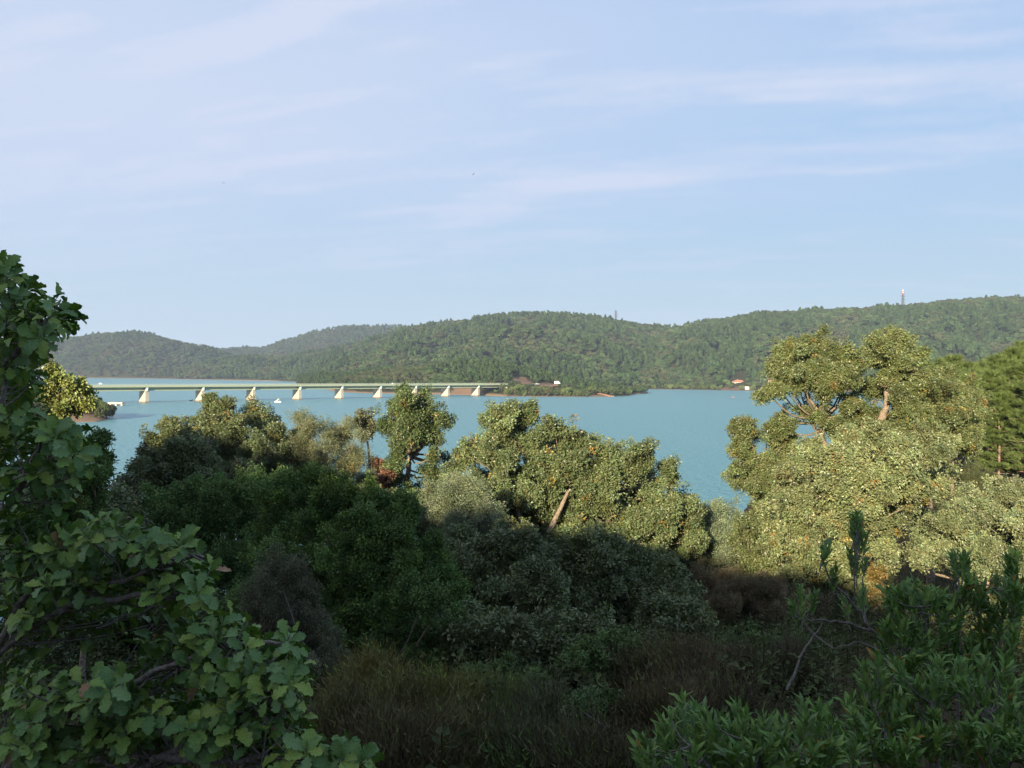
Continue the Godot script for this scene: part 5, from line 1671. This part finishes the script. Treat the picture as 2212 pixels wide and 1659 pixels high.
	near_plant("strawberry_tree", "green narrow leaved shrub filling the lower right corner", "shrub", Vector3(2.0, ground_height(2.0, -3.8), -3.8), [
		[1860, 1530, 40, 45, 4, 12], [1910, 1470, 45, 45, 4, 14], [1870, 1600, 60, 45, 3.7, 17], [1960, 1540, 60, 55, 3.8, 19], [2040, 1480, 60, 50, 4, 19], [2130, 1500, 60, 60, 3.9, 20], [2195, 1560, 35, 70, 3.7, 14], [2050, 1590, 70, 50, 3.6, 19], [2140, 1620, 60, 40, 3.5, 15], [1960, 1630, 70, 35, 3.5, 15]],
		lance.merged({"seed": 42, "limbs": [[[2050, 1900, 3.9], [1960, 1680, 3.9], [1890, 1530, 4.0]], [[2050, 1900, 3.9], [2030, 1680, 3.9], [2010, 1520, 4.0]], [[2050, 1900, 3.9], [2110, 1700, 3.9], [2140, 1540, 3.9]]]}, true))
	near_plant("strawberry_tree", "tall green narrow leaved shrub at the right edge under the pale oak", "shrub", Vector3(2.7, ground_height(2.7, -4.8), -4.8), [
		[1930, 1310, 30, 35, 4.7, 10], [1985, 1290, 35, 30, 4.7, 12], [2040, 1330, 50, 45, 4.6, 17], [2100, 1290, 40, 35, 4.7, 14], [2165, 1310, 40, 45, 4.6, 14], [2205, 1290, 25, 50, 4.6, 10], [1950, 1380, 55, 45, 4.6, 17], [2060, 1410, 60, 45, 4.5, 19], [2150, 1400, 60, 50, 4.5, 19], [2075, 1225, 22, 18, 4.9, 7], [2175, 1215, 24, 16, 4.9, 7], [1990, 1440, 60, 40, 4.5, 15]],
		lance.merged({"seed": 43, "limbs": [[[2080, 1800, 4.7], [2000, 1550, 4.7], [1950, 1380, 4.7]], [[2080, 1800, 4.7], [2070, 1550, 4.7], [2070, 1240, 4.9]], [[2080, 1800, 4.7], [2140, 1550, 4.7], [2175, 1235, 4.9]], [[2000, 1550, 4.7], [2010, 1420, 4.7], [1990, 1310, 4.7]]]}, true))
	near_plant("strawberry_tree", "straggly dark shrub with bare lichened stem and tuft tops before the bright oak", "shrub", Vector3(2.3, ground_height(2.3, -5.4), -5.4), [
		[1852, 1140, 14, 14, 5.4, 7], [1855, 1165, 18, 12, 5.4, 5], [1785, 1195, 12, 10, 5.4, 3], [1850, 1215, 22, 16, 5.4, 5], [1740, 1300, 20, 22, 5.4, 5], [1720, 1330, 12, 12, 5.4, 2], [1820, 1310, 18, 16, 5.4, 3], [1870, 1300, 16, 12, 5.4, 3], [1800, 1255, 10, 10, 5.4, 2]],
		lance.merged({"seed": 44, "girth": 0.010, "limbs": [[[2030, 1700, 5.4], [1960, 1480, 5.4], [1925, 1410, 5.4], [1890, 1365, 5.4], [1848, 1310, 5.4], [1850, 1150, 5.4]], [[1890, 1365, 5.4], [1820, 1345, 5.4], [1760, 1340, 5.4], [1715, 1335, 5.4]], [[1925, 1420, 5.4], [1860, 1390, 5.4], [1800, 1400, 5.4]], [[1860, 1320, 5.4], [1800, 1260, 5.4], [1775, 1200, 5.4]], [[1700, 1490, 5.2], [1740, 1400, 5.3], [1775, 1345, 5.4]]]}, true))

func make_ridge_trees() -> void:
	# the wooded rise behind the viewer whose shade covers the near shrubs
	var oak := sprig("oak", 22, 0.28, 0.078, 0.046, 0.6, 1)
	var r := RandomNumberGenerator.new()
	r.seed = 61
	var proto := Node3D.new()
	put("trunk", tapered(PackedVector3Array([Vector3(0, -0.3, 0), Vector3(0.1, 1.2, 0), Vector3(0, 3.0, 0.1)]), 0.22, 0.1, 8), M.cork_bark, proto)
	var buf := PackedFloat32Array()
	for i in 2600:
		var dir := Vector3(r.randfn(), r.randfn(), r.randfn()).normalized()
		var p := Vector3(0, 2.4, 0) + dir * Vector3(2.7, 2.1, 2.7) * pow(r.randf(), 0.4)
		if p.y < 0.3:
			continue
		var side := dir.cross(Vector3(0.3, 1, 0.2)).normalized()
		push(buf, Transform3D(Basis(side, dir, side.cross(dir)).scaled_local(Vector3.ONE * 2.0), p), Color(0.08, 0.1, 0.04) * r.randf_range(0.7, 1.3))
	swarm("crown", oak, M.leaf, buf, proto)
	for i in 18:
		var o: Node3D = proto.duplicate()
		o.name = numbered("ridge_oak")
		add_child(o)
		var x := -54.0 + 3.9 * i + r.randf_range(-1, 1)
		var z := 30.0 + r.randf_range(-2, 2)
		o.position = Vector3(x, ground_height(x, z) - 0.2, z)
		o.scale = Vector3.ONE * r.randf_range(0.9, 1.1)
		o.rotation.y = r.randf() * TAU
		tag(o, "evergreen oak on the rise behind the viewer, %s from the left" % ordinal(i + 1), "oak tree", "oaks on the rise behind the viewer")
	proto.free()

func _ready() -> void:
	noise.seed = 7
	noise.frequency = 0.01
	noise.fractal_octaves = 4
	make_light()
	make_materials()
	make_far_crowns()
	make_ground()
	make_water()
	make_hills()
	make_bridge()
	make_far_things()
	make_lake_traffic()
	make_pines()
	make_middle_trees()
	make_ridge_trees()
	make_scrub()
	make_near_plants()
